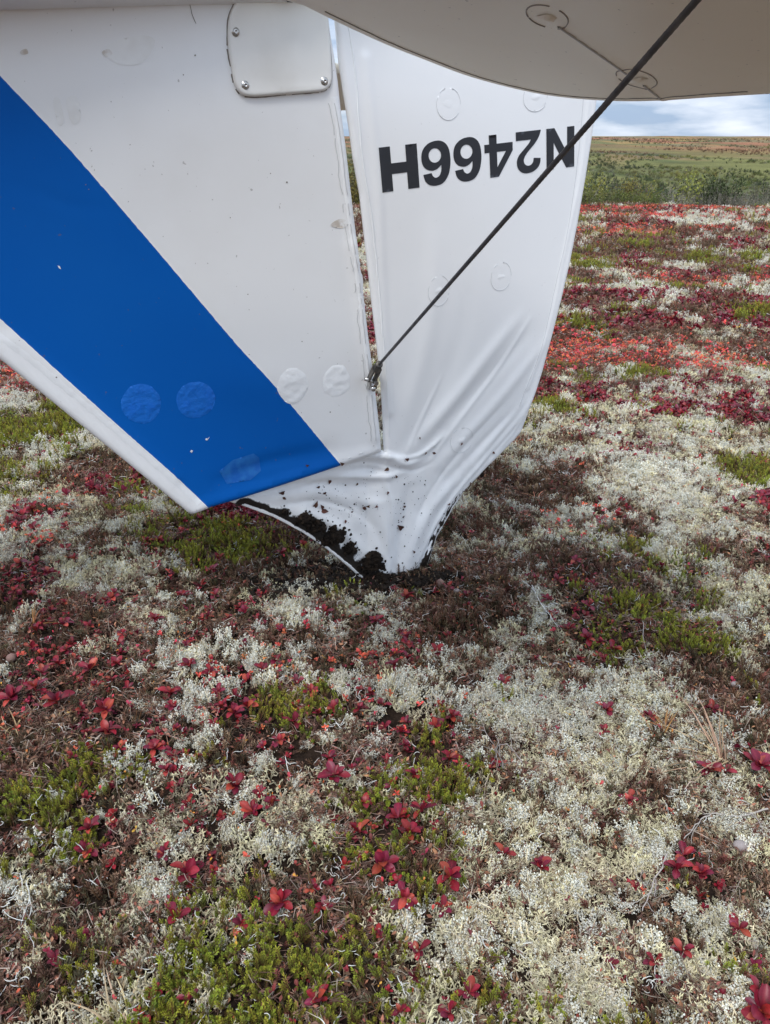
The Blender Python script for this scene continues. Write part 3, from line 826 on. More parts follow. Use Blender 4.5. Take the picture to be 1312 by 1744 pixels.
for i, (u, v, ru, rv) in enumerate(((935, 15, 36, 19), (1087, 123, 35, 15))):
    a = ele.pxs([(u + ru * math.cos(t), v + rv * math.sin(t) + .22 * ru * math.cos(t)) for t in np.linspace(0, 2 * math.pi, 30, endpoint=False)])
    ele.strip('patch_outline', np.vstack([a, a[:2]]), .0022, M['ringd'], ele_o, lift=.0006, h=.0005, gaps=(9, 8))
    c = a.mean(0)
    ele.decal('rib_lace_knot', [blob_ring(c, .012, .018, seed=i + 4, wob=.5)], M['cream'], ele_o, lift=.0008, dome=.0028, wob=.006, seed=i, step=.003)
rl = ele.pxs([(955, 30), (1000, 62), (1050, 98), (1070, 113)]); ele.strip('rib_line', rl, .004, M['seam'], ele_o, lift=.0006, h=.0010)
ele.strip('rib_line', ele.pxs([(1100, 133), (1128, 156)]), .004, M['seam'], ele_o, lift=.0006, h=.0010)
# tailplane ahead of the elevator hinge, unseen; cut short so light reaches the ground
H0 = A0 + ek * (lead - .01)
tp = Sheet(H0, e1, n1, (0, 0, -1.0), R=.016, belly=.8)
tpo = np.array([(0, eg[0][1] - .04), (0, endp[1] + .12), (-.10, endp[1] + .16), (-.16, endp[1] + .05), (-.36, eg[0][1] + .1), (-.40, eg[0][1] - .04)])
part(tp.build('tailplane', tpo, [M['cream']], plane_root, step=.03))
# far elevator and tailplane, behind the fin
F0 = np.array([HB[0], HB[1], 0]) + ef * (-.10) - nf * .05
fe = Sheet((F0[0], F0[1], 1.34), (e1[0] * .98, e1[1] * .98, -.17), -n1, (0, 0, -1.0), R=.011, belly=.8)
part(fe.build('elevator', np.array([(-.22, 0), (.06, .0), (.24, .18), (.34, .35), (.34, 1.25), (.15, 1.4), (-.22, 1.4)]), [M['cream']], plane_root, step=.03))['label'] = 'far elevator seen through the hinge gap'
ft = Sheet((F0[0], F0[1], 1.40), e1, -n1, (0, 0, -1.0), R=.016, belly=.8)
part(ft.build('tailplane', np.array([(-.24, 0), (-.24, 1.4), (-.5, 1.35), (-.95, .1), (-1.0, 0)]), [M['cream']], plane_root, step=.04))
# rear fuselage, belly up, above the fin
def fuselage():
    V = []; F_ = []; seg = 28; st = np.linspace(.06, -4.2, 30)
    base = np.array([HB[0], HB[1], 0])
    for s in st:
        q = np.clip(-s / 4.2, 0, 1); w = .045 + .36 * q ** .8; h = .16 + .62 * q
        z0 = fin_slope(s) + .03
        for i in range(seg):
            a = 2 * math.pi * i / seg - math.pi / 2
            cx, cz = math.cos(a), math.sin(a)
            cx = math.copysign(abs(cx) ** .75, cx); cz = math.copysign(abs(cz) ** .75, cz)
            V.append(base + ef * s + nf * w * cx + np.array([0, 0, z0 + h / 2 + h / 2 * cz]))
    for j in range(len(st) - 1):
        for i in range(seg): F_.append((j * seg + i, j * seg + (i + 1) % seg, (j + 1) * seg + (i + 1) % seg, (j + 1) * seg + i))
    F_.append(tuple(reversed(range(seg)))); F_.append(tuple(range((len(st) - 1) * seg, len(st) * seg)))
    me = mesh('fuselage', V, F_)
    bm = bmesh.new(); bm.from_mesh(me); bmesh.ops.recalc_face_normals(bm, faces=bm.faces); bm.to_mesh(me); bm.free()
    at = me.attributes.new('dirt', 'FLOAT', 'POINT')
    return part(link('fuselage', me, M['white'], plane_root, smooth=True))
fuselage()

# ---- brace cable from the hinge lug to the tailplane, with its end fitting
def tube(path, rad, seg=10, lobes=0, twist=0, amp=0):
    path = np.array(path, float); T = np.gradient(path, axis=0); T /= np.linalg.norm(T, axis=1)[:, None]
    up = np.array([.2, .1, 1.0]); V = []; F_ = []
    rad = np.broadcast_to(rad, (len(path),)); dist = np.concatenate([[0], np.cumsum(np.linalg.norm(np.diff(path, axis=0), axis=1))])
    for p, t, r, d in zip(path, T, rad, dist):
        x = np.cross(up, t); x /= np.linalg.norm(x); y = np.cross(t, x)
        for i in range(seg):
            a = 2 * math.pi * i / seg
            rr = r * (1 + amp * math.cos(lobes * a + twist * d))
            V.append(p + rr * (math.cos(a) * x + math.sin(a) * y))
    n = len(path)
    for j in range(n - 1):
        for i in range(seg): F_.append((j * seg + i, (j * seg + (i + 1) % seg), (j + 1) * seg + (i + 1) % seg, (j + 1) * seg + i))
    F_.append(tuple(reversed(range(seg)))); F_.append(tuple(range((n - 1) * seg, n * seg)))
    return V, F_
r1 = ray(645, 622); hp = fin.px(640, 622)
Pa = np.array(CAM_POS) + r1 * ((fin.world(np.array([hp]), np.array([.045]))[0][1]) / r1[1])
r2 = ray(1187, 0); Pb = np.array(CAM_POS) + r2 * (.86 / r2[1])
Pe = Pa + (Pb - Pa) * 1.07
path = [Pa + (Pe - Pa) * t for t in np.linspace(0, 1, 900)]
V, F_ = tube(path, .0037, 14, 5, 700, .05)
cab = part(link('brace_cable', mesh('brace_cable', V, F_), M['cable'], plane_root, smooth=True))
cab['label'] = 'dark twisted brace cable running from the rudder hinge up to the tailplane'
ax = (Pe - Pa) / np.linalg.norm(Pe - Pa)
V, F_ = lathe([(.0085, -.004), (.0098, 0), (.0098, .011), (.0078, .013), (.0050, .014)], 14)
link('cable_ferrule', mesh('cable_ferrule', orient(V, Pa - ax * .004, ax), F_), M['darksteel'], cab, smooth=True)
V, F_ = lathe([(.0062, 0), (.0062, .026)], 12)
link('threaded_end', mesh('threaded_end', orient(V, Pa - ax * .028, ax), F_), M['darksteel'], cab, smooth=True)
def box(cx, hx, hy, hz):
    V = [(cx[0] + sx * hx, cx[1] + sy * hy, cx[2] + sz * hz) for sx in (-1, 1) for sy in (-1, 1) for sz in (-1, 1)]
    F_ = [(0, 1, 3, 2), (4, 6, 7, 5), (0, 4, 5, 1), (2, 3, 7, 6), (0, 2, 6, 4), (1, 5, 7, 3)]
    return V, F_
def bevel_link(name, V, F_, mat, parent, w=.0012):
    me = mesh(name, V, F_); bm = bmesh.new(); bm.from_mesh(me); bmesh.ops.recalc_face_normals(bm, faces=bm.faces)
    bmesh.ops.bevel(bm, geom=bm.edges[:], offset=w, segments=2, affect='EDGES'); bm.to_mesh(me); bm.free()
    return link(name, me, mat, parent)
Lug = np.array(CAM_POS) + ray(632, 649) * ((Pa[1] - .004) / ray(632, 649)[1])
fd = Lug - Pa; fl = np.linalg.norm(fd); fdn = fd / fl
side = np.cross(fdn, nf); side /= np.linalg.norm(side)
for sg in (-1, 1):
    V, F_ = box((0, 0, 0), .0095, .0020, fl * .48)
    bevel_link('fork_cheek', orient(V, Pa + fd * .60 + side * sg * .0085, fdn, 1, nf), F_, M['darksteel'], cab)
V, F_ = box((0, 0, 0), .0095, .0105, .008)
bevel_link('fork_crown', orient(V, Pa + fd * .25, fdn, 1, nf), F_, M['darksteel'], cab, .0025)
V, F_ = lathe([(.0045, -.019), (.0045, .019)], 12)
link('clevis_pin', mesh('clevis_pin', orient(V, Lug, side), F_), M['steel'], cab, smooth=True)
V, F_ = lathe([(.0095, 0), (.0110, .001), (.0110, .003), (.0095, .004), (.0045, .004)], 16)
link('washer', mesh('washer', orient(V, Lug - side * .013, -side + nf * .5), F_), M['rust'], cab, smooth=True)
V, F_ = lathe([(.0062, 0), (.0066, .001), (.0066, .005), (.006, .006), (.003, .006)], 6)
link('nut', mesh('nut', orient(V, Lug - side * .012 + nf * .006, nf), F_), M['steel'], cab)
V, F_ = box((0, 0, 0), .0018, .009, .020)
lug = part(bevel_link('hinge_lug', orient(V, Lug - nf * .010 + np.array([0, 0, -.004]), (.1, 0, 1), 1, side), F_, M['steel'], plane_root, .0012))
V, F_ = lathe([(.0045, -.006), (.0068, -.004), (.0068, .004), (.0045, .006)], 14)
link('bushing', mesh('bushing', orient(V, Lug + np.array([.004, 0, -.020]) + nf * .002, nf), F_), M['steel'], lug, smooth=True)
# hinge barrels bridging fin post and rudder post
for (u, v) in ((593, 262), (604, 345), (640, 655)):
    p = fin.world(np.array([fin.px(u, v)]), np.array([-.004]))[0]
    V, F_ = lathe([(.006, -.012), (.006, .012)], 12)
    if v == 655: part(link('hinge_barrel', mesh('hinge_barrel', orient(V, p, (.06, 0, 1)), F_), M['darksteel'], plane_root, smooth=True))

# ------------------------------------------------------------------ soil on the tail and around the hole
def clod(name, centre, radii, n, seed, parent=None):
    r_ = random.Random(seed); bm = bmesh.new()
    for i in range(n):
        big = i % 4 == 0
        rr = (r_.uniform(.28, .5) if big else r_.uniform(.07, .22)) * (sum(radii) / 3); sp = .38 if big else .62
        c = Vector(centre) + Vector([r_.gauss(0, sp) * radii[j] for j in range(3)])
        g = bmesh.ops.create_icosphere(bm, subdivisions=2 if rr > .006 else 1, radius=rr, matrix=Matrix.Translation(c))
        for v in g['verts']:
            d = v.co - c; k_ = 1 + r_.uniform(-.42, .42); v.co = c + d * k_
    me = bpy.data.meshes.new(name); bm.to_mesh(me); bm.free()
    return link(name, me, M['soil'])
ctex = bpy.data.textures.new('crumb', 'CLOUDS'); ctex.noise_scale = .006; ctex.noise_depth = 3
clods = [(487, 876, 8, 5, 'small clod of black peat stuck at the left end of the crumpled rudder edge'), (520, 886, 16, 10, 'lump of black peat on the rudder edge below the blue stripe corner'),
         (540, 901, 17, 12, 'crumbly black peat lump on the left lower rudder edge beside the largest lump'),
         (568, 916, 22, 17, 'largest lump of black peat clinging to the left lower rudder edge'), (598, 938, 13, 10, 'narrow smear of black peat between the two big lumps'),
         (634, 962, 22, 18, 'black peat lump on the rudder tip just above the hole'), (650, 984, 14, 10, 'black peat crumbs at the very tip of the rudder'),
         (706, 980, 10, 15, 'black peat wedged at the right side of the rudder tip'), (817, 806, 6, 5, 'tiny peat smear high on the right lower rudder edge'), (722, 962, 6, 12, 'thin peat lump on the right rudder edge above the tip')]
for i, (u, v, ru, rv, lb) in enumerate(clods):
    P = np.array([rud.px(u, v)]); c = rud.world(P, rud.disp(P) + rud.thick(P) + .003)[0]
    sc = 1.95 / F_PX * 1.15
    o = clod('soil_clod', c, (ru * sc, .010, rv * sc), 150 if ru > 12 else 80, 300 + i)
    md = o.modifiers.new('fuse', 'REMESH'); md.mode = 'VOXEL'; md.voxel_size = .0017
    md = o.modifiers.new('rough', 'DISPLACE'); md.texture = ctex; md.strength = .006; md.mid_level = .5
    tag(o, lb, 'soil', 'clods of peat clinging to the rudder')
sm = bmesh.new()
for i in range(620):
    a = rng.normal(0, 1, 2)
    q = [(590, 988, 60, 22), (545, 985, 60, 26), (720, 994, 40, 10), (610, 1000, 60, 12), (500, 1000, 70, 22)][i % 5]
    g2 = ground(q[0] + a[0] * q[2] * .6, q[1] + a[1] * q[3] * .6)
    z = float(hgt(g2[0], g2[1]))
    rr = float(rng.uniform(.003, .013))
    g = bmesh.ops.create_icosphere(sm, subdivisions=1, radius=rr, matrix=Matrix.Translation((g2[0], g2[1], z + .012 + float(rng.uniform(0, .012)))))
    for v in g['verts']: v.co += Vector(rng.normal(0, rr * .18, 3))
me = bpy.data.meshes.new('soil_crumbs'); sm.to_mesh(me); sm.free()
tag(link('soil_crumbs', me, M['soil']), 'loose black peat thrown up around the buried rudder tip', 'soil', kind='stuff')

# ------------------------------------------------------------------ plant meshes
SRC = {}
def src_collection(name, meshes):
    c = bpy.data.collections.new(name)            # never linked to the scene: only a library of instances
    for i, me in enumerate(meshes):
        o = bpy.data.objects.new('%s_%03d' % (name, i), me); c.objects.link(o)
    SRC[name] = c
    return c
def np_mesh(name, V, F_, mat, col=None, smooth=False):
    me = bpy.data.meshes.new(name)
    me.from_pydata(np.asarray(V).tolist(), [], [list(map(int, f)) for f in F_]); me.update()
    me.materials.append(mat)
    if col is not None:
        a = me.color_attributes.new('tint', 'FLOAT_COLOR', 'POINT')
        c = np.column_stack([np.asarray(col), np.ones(len(V))]).astype(np.float32)
        a.data.foreach_set('color', c.ravel())
    if smooth: me.polygons.foreach_set('use_smooth', [True] * len(me.polygons))
    return me
class MB:
    def __init__(s): s.V = []; s.F = []; s.C = []
    def stick(s, pts, rad, col, seg=3):
        pts = np.asarray(pts, float); b = len(s.V); n = len(pts)
        T = np.gradient(pts, axis=0)
        for j in range(n):
            t = T[j] / (np.linalg.norm(T[j]) + 1e-9); x = np.cross(t, (.31, .77, .2)); x /= np.linalg.norm(x) + 1e-9; y = np.cross(t, x)
            for i in range(seg):
                a = 2 * math.pi * i / seg; s.V.append(pts[j] + rad[j] * (math.cos(a) * x + math.sin(a) * y)); s.C.append(col if np.ndim(col) == 1 else col[j])
        for j in range(n - 1):
            for i in range(seg): s.F.append((b + j * seg + i, b + j * seg + (i + 1) % seg, b + (j + 1) * seg + (i + 1) % seg, b + (j + 1) * seg + i))
    def octa(s, c, r, col):
        b = len(s.V); c = np.asarray(c)
        for d in ((1, 0, 0), (-1, 0, 0), (0, 1, 0), (0, -1, 0), (0, 0, 1), (0, 0, -1)):
            s.V.append(c + np.array(d) * r * random.uniform(.7, 1.3)); s.C.append(col)
        for f in ((0, 2, 4), (2, 1, 4), (1, 3, 4), (3, 0, 4), (2, 0, 5), (1, 2, 5), (3, 1, 5), (0, 3, 5)): s.F.append(tuple(b + i for i in f))
    def needle(s, base, d, ln, w, nrm, col):
        b = len(s.V); d = d / np.linalg.norm(d); sd = np.cross(d, nrm); sd /= np.linalg.norm(sd) + 1e-9
        for p in (base, base + d * ln * .5 + sd * w / 2 + nrm * w * .15, base + d * ln, base + d * ln * .5 - sd * w / 2 + nrm * w * .15): s.V.append(p); s.C.append(col)
        s.F.append((b, b + 1, b + 2, b + 3))
R3 = np.random.default_rng(5)
def unit(v): return v / (np.linalg.norm(v) + 1e-9)

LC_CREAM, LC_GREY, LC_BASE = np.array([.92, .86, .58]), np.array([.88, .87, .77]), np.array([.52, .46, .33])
def lichen_cladonia(rad, hh, nst, th=.0010, col=LC_CREAM):
    mb = MB()
    def grow(p, d, ln, r, lv):
        q = unit(d + R3.normal(0, .35, 3)); m_ = p + q * ln * .5; q2 = unit(q + R3.normal(0, .4, 3)); e = m_ + q2 * ln * .5
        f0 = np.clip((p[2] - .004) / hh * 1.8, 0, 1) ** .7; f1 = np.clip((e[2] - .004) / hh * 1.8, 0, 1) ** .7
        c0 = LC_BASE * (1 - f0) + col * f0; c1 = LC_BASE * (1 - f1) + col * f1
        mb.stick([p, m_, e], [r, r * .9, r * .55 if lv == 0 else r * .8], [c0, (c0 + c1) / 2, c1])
        if lv > 0:
            for _ in range(int(R3.integers(2, 4))): grow(e, unit(q2 + R3.normal(0, .75, 3) + np.array([0, 0, .25])), ln * R3.uniform(.5, .8), r * .8, lv - 1)
    for _ in range(nst):
        a = R3.uniform(0, 6.28); rr = rad * math.sqrt(R3.uniform(0, 1))
        p = np.array([rr * math.cos(a), rr * math.sin(a), -.004])
        grow(p, unit(np.array([p[0] / rad * .5, p[1] / rad * .5, 1.0])), hh * .42, th, 2)
    return mb
def lichen_stereo(rad, hh, nst, g=.0016, col=LC_GREY):
    mb = MB()
    for _ in range(nst):
        a = R3.uniform(0, 6.28); rr = rad * math.sqrt(R3.uniform(0, 1))
        p = np.array([rr * math.cos(a), rr * math.sin(a), -.004]); e = p + np.array([R3.normal(0, .006), R3.normal(0, .006), hh * R3.uniform(.6, 1.1)])
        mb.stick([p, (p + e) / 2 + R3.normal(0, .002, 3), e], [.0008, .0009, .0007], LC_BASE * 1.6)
        for k_ in range(int(R3.integers(10, 17))):
            t = R3.uniform(.45, 1.08); c = p + (e - p) * t + R3.normal(0, .0026, 3)
            v = R3.uniform(.62, 1.0); mb.octa(c, g * R3.uniform(.6, 1.15), col * v)
    return mb
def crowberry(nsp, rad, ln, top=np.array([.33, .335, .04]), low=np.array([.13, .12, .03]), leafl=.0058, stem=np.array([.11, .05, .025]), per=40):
    mb = MB()
    for _ in range(nsp):
        a = R3.uniform(0, 6.28); rr = rad * math.sqrt(R3.uniform(0, 1)); p = np.array([rr * math.cos(a), rr * math.sin(a), -.006])
        d = unit(np.array([p[0] / rad * .7 + R3.normal(0, .25), p[1] / rad * .7 + R3.normal(0, .25), .85])); L0 = ln * R3.uniform(.65, 1.1)
        pts = [p]
        for k_ in range(4): d = unit(d + R3.normal(0, .10, 3) + np.array([0, 0, .10])); pts.append(pts[-1] + d * L0 / 4)
        pts = np.array(pts); mb.stick(pts, np.linspace(.0009, .0006, 5), stem)
        for k_ in range(per):
            t = (k_ + .5) / per; t = .25 + .75 * t; q = t * 4; i = min(int(q), 3); c = pts[i] + (pts[i + 1] - pts[i]) * (q - i)
            ax_ = unit(pts[i + 1] - pts[i]); az = k_ * 2.4 + R3.uniform(-.3, .3)
            x = unit(np.cross(ax_, (.3, .9, .1))); y = np.cross(ax_, x); o_ = math.cos(az) * x + math.sin(az) * y
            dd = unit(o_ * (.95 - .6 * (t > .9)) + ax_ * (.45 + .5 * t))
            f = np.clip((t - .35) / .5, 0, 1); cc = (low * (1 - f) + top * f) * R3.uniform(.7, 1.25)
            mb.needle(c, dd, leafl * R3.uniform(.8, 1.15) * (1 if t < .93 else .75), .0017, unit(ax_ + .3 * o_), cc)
    return mb
def leaf_verts(ln, w, curl=.25, fold=.18, tipr=.55, seed=0):
    """obovate leaf: midrib plus two margins on each side, base at origin, along +Y"""
    rows = [(0, .05), (.22, .38), (.45, .80), (.65, 1.0), (.83, .86), (.95, .48), (1.0, .05)]
    V = []; F_ = []
    for t, ww in rows:
        y = ln * t; z = curl * ln * (t - t * t) * 1.1 - curl * ln * .35 * t * t
        hw = w / 2 * ww
        V += [(-hw, y, z + fold * hw), (-hw * .5, y, z + fold * hw * .30), (0, y, z - .02 * w), (hw * .5, y, z + fold * hw * .30), (hw, y, z + fold * hw)]
    for j in range(len(rows) - 1):
        for i in range(4): F_.append((j * 5 + i, j * 5 + i + 1, (j + 1) * 5 + i + 1, (j + 1) * 5 + i))
    return np.array(V), F_
def leaf_tint(V, ln, base, seed):
    r_ = np.random.default_rng(seed); t = V[:, 1] / ln
    mid = np.exp(-(V[:, 0] / (ln * .03)) ** 2)[:, None]
    c = np.tile(base, (len(V), 1)) * (0.85 + .25 * t[:, None]) + mid * np.array([.06, .01, .01])
    return c * r_.uniform(.85, 1.15)
m_lich = new_mat('pale_lichen', LC_CREAM, .95, .05, attr='tint', rand=(.012, .16), trans=.25)
m_crow = new_mat('crowberry_leaves', (.1, .14, .02), .55, .3, attr='tint', rand=(.03, .28, 1.1), trans=.2)
m_red = new_mat('red_bearberry_leaf', (.25, .02, .03), .42, .35, attr='tint', rand=(.006, .24), trans=.15, var=((.075, .022, .018), 95, .52, .78))
m_small = new_mat('small_heath_leaf', (.4, .1, .05), .5, .3, attr='tint', rand=(.02, .25), trans=.25)
m_lit = new_mat('dead_heath_litter', (.08, .05, .03), .9, .1, attr='tint', rand=(.02, .38, 1.12))
m_straw = new_mat('dry_grass_blade', (.36, .25, .13), .7, .2, attr='tint', rand=(.02, .2), trans=.1)

REDS = [np.array([.20, .008, .020]), np.array([.13, .007, .022]), np.array([.26, .015, .022]), np.array([.16, .012, .035])]
def rosette_layout(n, seed):
    r_ = np.random.default_rng(seed); out = []
    for k_ in range(n):
        az = k_ * 2.399 + r_.uniform(-.3, .3); tilt = math.radians(r_.uniform(38, 72) if k_ < n * .5 else r_.uniform(5, 38))
        out.append((az, tilt, r_.uniform(.6, 1.05)))
    return out
def rosette_mesh(name, ln, n, seed, base, mat, stalk=.012):
    V, F_, C = [], [], []
    for k_, (az, tilt, s) in enumerate(rosette_layout(n, seed)):
        lv, lf = leaf_verts(ln * s, ln * s * .56, seed=k_)
        E_ = Euler((tilt, 0, az)).to_matrix()
        b = len(V)
        W = lv @ np.array(E_).T + np.array([0, 0, stalk])
        V += W.tolist(); F_ += [tuple(b + i for i in f) for f in lf]; C += leaf_tint(lv, ln * s, base, seed * 7 + k_).tolist()
    return np_mesh(name, V, F_, mat, C, smooth=True)

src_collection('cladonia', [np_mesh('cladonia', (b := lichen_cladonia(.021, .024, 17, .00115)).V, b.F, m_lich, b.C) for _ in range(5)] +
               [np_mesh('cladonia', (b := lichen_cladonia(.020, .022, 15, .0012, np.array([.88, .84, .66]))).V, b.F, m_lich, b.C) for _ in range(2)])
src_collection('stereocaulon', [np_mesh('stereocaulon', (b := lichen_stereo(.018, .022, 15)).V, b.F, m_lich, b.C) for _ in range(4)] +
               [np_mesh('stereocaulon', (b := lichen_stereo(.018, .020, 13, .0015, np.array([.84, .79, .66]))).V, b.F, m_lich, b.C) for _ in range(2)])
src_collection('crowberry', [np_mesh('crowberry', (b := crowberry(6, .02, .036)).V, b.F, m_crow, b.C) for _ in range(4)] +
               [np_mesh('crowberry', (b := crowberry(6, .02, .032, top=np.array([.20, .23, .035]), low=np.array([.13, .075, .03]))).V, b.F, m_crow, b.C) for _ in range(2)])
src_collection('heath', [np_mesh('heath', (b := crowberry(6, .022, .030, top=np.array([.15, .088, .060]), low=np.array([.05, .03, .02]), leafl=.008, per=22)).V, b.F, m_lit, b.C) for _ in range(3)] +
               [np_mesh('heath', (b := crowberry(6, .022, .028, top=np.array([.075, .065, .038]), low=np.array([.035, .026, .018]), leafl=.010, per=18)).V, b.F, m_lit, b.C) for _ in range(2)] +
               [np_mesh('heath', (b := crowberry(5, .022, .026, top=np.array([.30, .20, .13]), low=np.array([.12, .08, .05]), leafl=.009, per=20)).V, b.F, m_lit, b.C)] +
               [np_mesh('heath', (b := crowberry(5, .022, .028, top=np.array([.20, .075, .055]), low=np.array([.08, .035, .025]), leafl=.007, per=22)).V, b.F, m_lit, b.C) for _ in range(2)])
def litter(n, rad):
    mb = MB()
    for _ in range(n):
        p = np.array([R3.normal(0, rad * .6), R3.normal(0, rad * .6), R3.uniform(0, .014)]); az = R3.uniform(0, 6.28); l_ = R3.uniform(.010, .032)
        d = np.array([math.cos(az), math.sin(az), R3.normal(0, .22)]); bd = R3.normal(0, .006, 3)
        c = [np.array([.13, .08, .06]), np.array([.19, .115, .08]), np.array([.11, .055, .045]), np.array([.33, .27, .22])][int(R3.integers(0, 4))]
        mb.stick([p - d * l_ / 2, p + bd, p + d * l_ / 2], [.0005, .0007, .0004], c)
    for _ in range(n // 2):
        p = np.array([R3.normal(0, rad * .6), R3.normal(0, rad * .6), R3.uniform(.002, .012)]); az = R3.uniform(0, 6.28)
        d = np.array([math.cos(az), math.sin(az), R3.normal(0, .3)]); c = [np.array([.26, .10, .07]), np.array([.17, .10, .07]), np.array([.32, .15, .09])][int(R3.integers(0, 3))]
        mb.needle(p, d, R3.uniform(.008, .014), .005, unit(np.array([R3.normal(0, .5), R3.normal(0, .5), 1])), c)
    return mb
src_collection('litter', [np_mesh('litter', (b := litter(20, .026)).V, b.F, m_lit, b.C) for _ in range(5)])
def worm(n):
    mb = MB()
    for _ in range(n):
        p = np.array([R3.normal(0, .014), R3.normal(0, .014), R3.uniform(.006, .02)]); az = R3.uniform(0, 6.28); d = np.array([math.cos(az), math.sin(az), R3.normal(.1, .3)]); pts = [p]
        w = R3.normal(0, .35)
        for k_ in range(6):
            d = unit(d + np.cross(d, (0, 0, 1)) * w + R3.normal(0, .15, 3)); pts.append(pts[-1] + d * R3.uniform(.004, .007))
        mb.stick(pts, [.0008, .0011, .0012, .0012, .0011, .0009, .0004], np.array([.76, .75, .71]), seg=4)
    return mb
src_collection('worm_lichen', [np_mesh('worm_lichen', (b := worm(k_)).V, b.F, m_lich, b.C) for k_ in (2, 3, 4, 6)])
small_m = []
for i, (c, l_) in enumerate([((.50, .07, .05), .011), ((.50, .07, .05), .010), ((.42, .055, .06), .012), ((.60, .17, .04), .010), ((.62, .30, .05), .010), ((.30, .03, .04), .012), ((.16, .07, .04), .012), ((.16, .03, .035), .013)]):
    small_m.append(rosette_mesh('small_leaf', l_, 1 + i % 3, 50 + i, np.array(c), m_small, .014))
src_collection('small_leaf', small_m)
cor_m = [rosette_mesh('coral_sprig', .012, 5, 70 + i, np.array(c), m_small, .018) for i, c in enumerate([(.62, .07, .055), (.66, .10, .07), (.50, .05, .06), (.60, .15, .06)])]
src_collection('coral', cor_m)
src_collection('bearberry', [rosette_mesh('bearberry', .026, 6, 30 + i, REDS[i % 4], m_red) for i in range(6)])

# ------------------------------------------------------------------ instancing of uncountable ground cover
def gn_group(cname):
    g = bpy.data.node_groups.new('scatter_' + cname, 'GeometryNodeTree')
    g.interface.new_socket('Geometry', in_out='INPUT', socket_type='NodeSocketGeometry')
    g.interface.new_socket('Geometry', in_out='OUTPUT', socket_type='NodeSocketGeometry')
    n = g.nodes; k = g.links.new
    gi = n.new('NodeGroupInput'); go = n.new('NodeGroupOutput')
    ci = n.new('GeometryNodeCollectionInfo'); ci.inputs['Collection'].default_value = SRC[cname]; ci.inputs['Separate Children'].default_value = True; ci.inputs['Reset Children'].default_value = True
    ip = n.new('GeometryNodeInstanceOnPoints'); ip.inputs['Pick Instance'].default_value = True
    def na(nm, ty):
        q = n.new('GeometryNodeInputNamedAttribute'); q.data_type = ty; q.inputs['Name'].default_value = nm
        return [s for s in q.outputs if s.enabled and s.name == 'Attribute'][0]
    k(gi.outputs[0], ip.inputs['Points']); k(ci.outputs[0], ip.inputs['Instance'])
    k(na('pick', 'INT'), ip.inputs['Instance Index']); k(na('scl', 'FLOAT_VECTOR'), ip.inputs['Scale'])
    e2r = n.new('FunctionNodeEulerToRotation'); k(na('rot', 'FLOAT_VECTOR'), e2r.inputs[0]); k(e2r.outputs[0], ip.inputs['Rotation'])
    k(ip.outputs[0], go.inputs[0])
    return g
def scatter(name, cname, pts, scl, label, cat, tilt=.25, picks=None, lift=0.0, squash=None):
    n = len(pts)
    if n == 0: return
    me = bpy.data.meshes.new(name)
    z = hgt(pts[:, 0], pts[:, 1]) + lift
    me.vertices.add(n); me.vertices.foreach_set('co', np.column_stack([pts, z]).astype(np.float32).ravel())
    rot = np.column_stack([rng.normal(0, tilt, n), rng.normal(0, tilt, n), rng.uniform(0, 6.283, n)]).astype(np.float32)
    a = me.attributes.new('rot', 'FLOAT_VECTOR', 'POINT'); a.data.foreach_set('vector', rot.ravel())
    s3 = np.column_stack([scl, scl, scl * (squash if squash is not None else 1)]).astype(np.float32)
    a = me.attributes.new('scl', 'FLOAT_VECTOR', 'POINT'); a.data.foreach_set('vector', s3.ravel())
    nk = len(SRC[cname].objects)
    if picks is None: picks = rng.integers(0, nk, n)
    a = me.attributes.new('pick', 'INT', 'POINT'); a.data.foreach_set('value', np.asarray(picks, np.int32))
    o = bpy.data.objects.new(name, me); COL.objects.link(o)
    md = o.modifiers.new('scatter', 'NODES'); md.node_group = gn_group(cname)
    tag(o, label, cat, kind='stuff')
    return o
def field(y0, y1, dens, half=.62, pad=.55):
    """random points in the stretch of ground from y0 to y1, dens per square metre"""
    w1 = half * y1 + pad; n = int((y1 - y0) * 2 * w1 * dens)
    x = rng.uniform(-w1, w1, n); y = rng.uniform(y0, y1, n)
    k_ = np.abs(x) < half * y + pad
    return np.column_stack([x[k_], y[k_]])
def choose(pts, kind, power=2.2, gain=1.0):
    c = cover(pts[:, 0], pts[:, 1]); tot = sum(v ** power for v in c.values())
    return rng.random(len(pts)) < gain * c[kind] ** power / tot
ZN = [(.15, 2.6, 1.0, 1.0), (2.6, 5.0, 1.25, .62), (5.0, 9.0, 1.8, .27), (9.0, 18.0, 2.6, .10)]     # y range, size, density factor
acc = {k_: ([], []) for k_ in ('cladonia', 'stereocaulon', 'crowberry', 'heath', 'litter', 'worm_lichen', 'small_leaf', 'coral', 'bearberry')}
def add(kind, p, s): acc[kind][0].append(p); acc[kind][1].append(s)
def notip(p): return p[np.hypot((p[:, 0] - TIP[0]), (p[:, 1] - TIP[1] + .02) * 1.3) > .10]
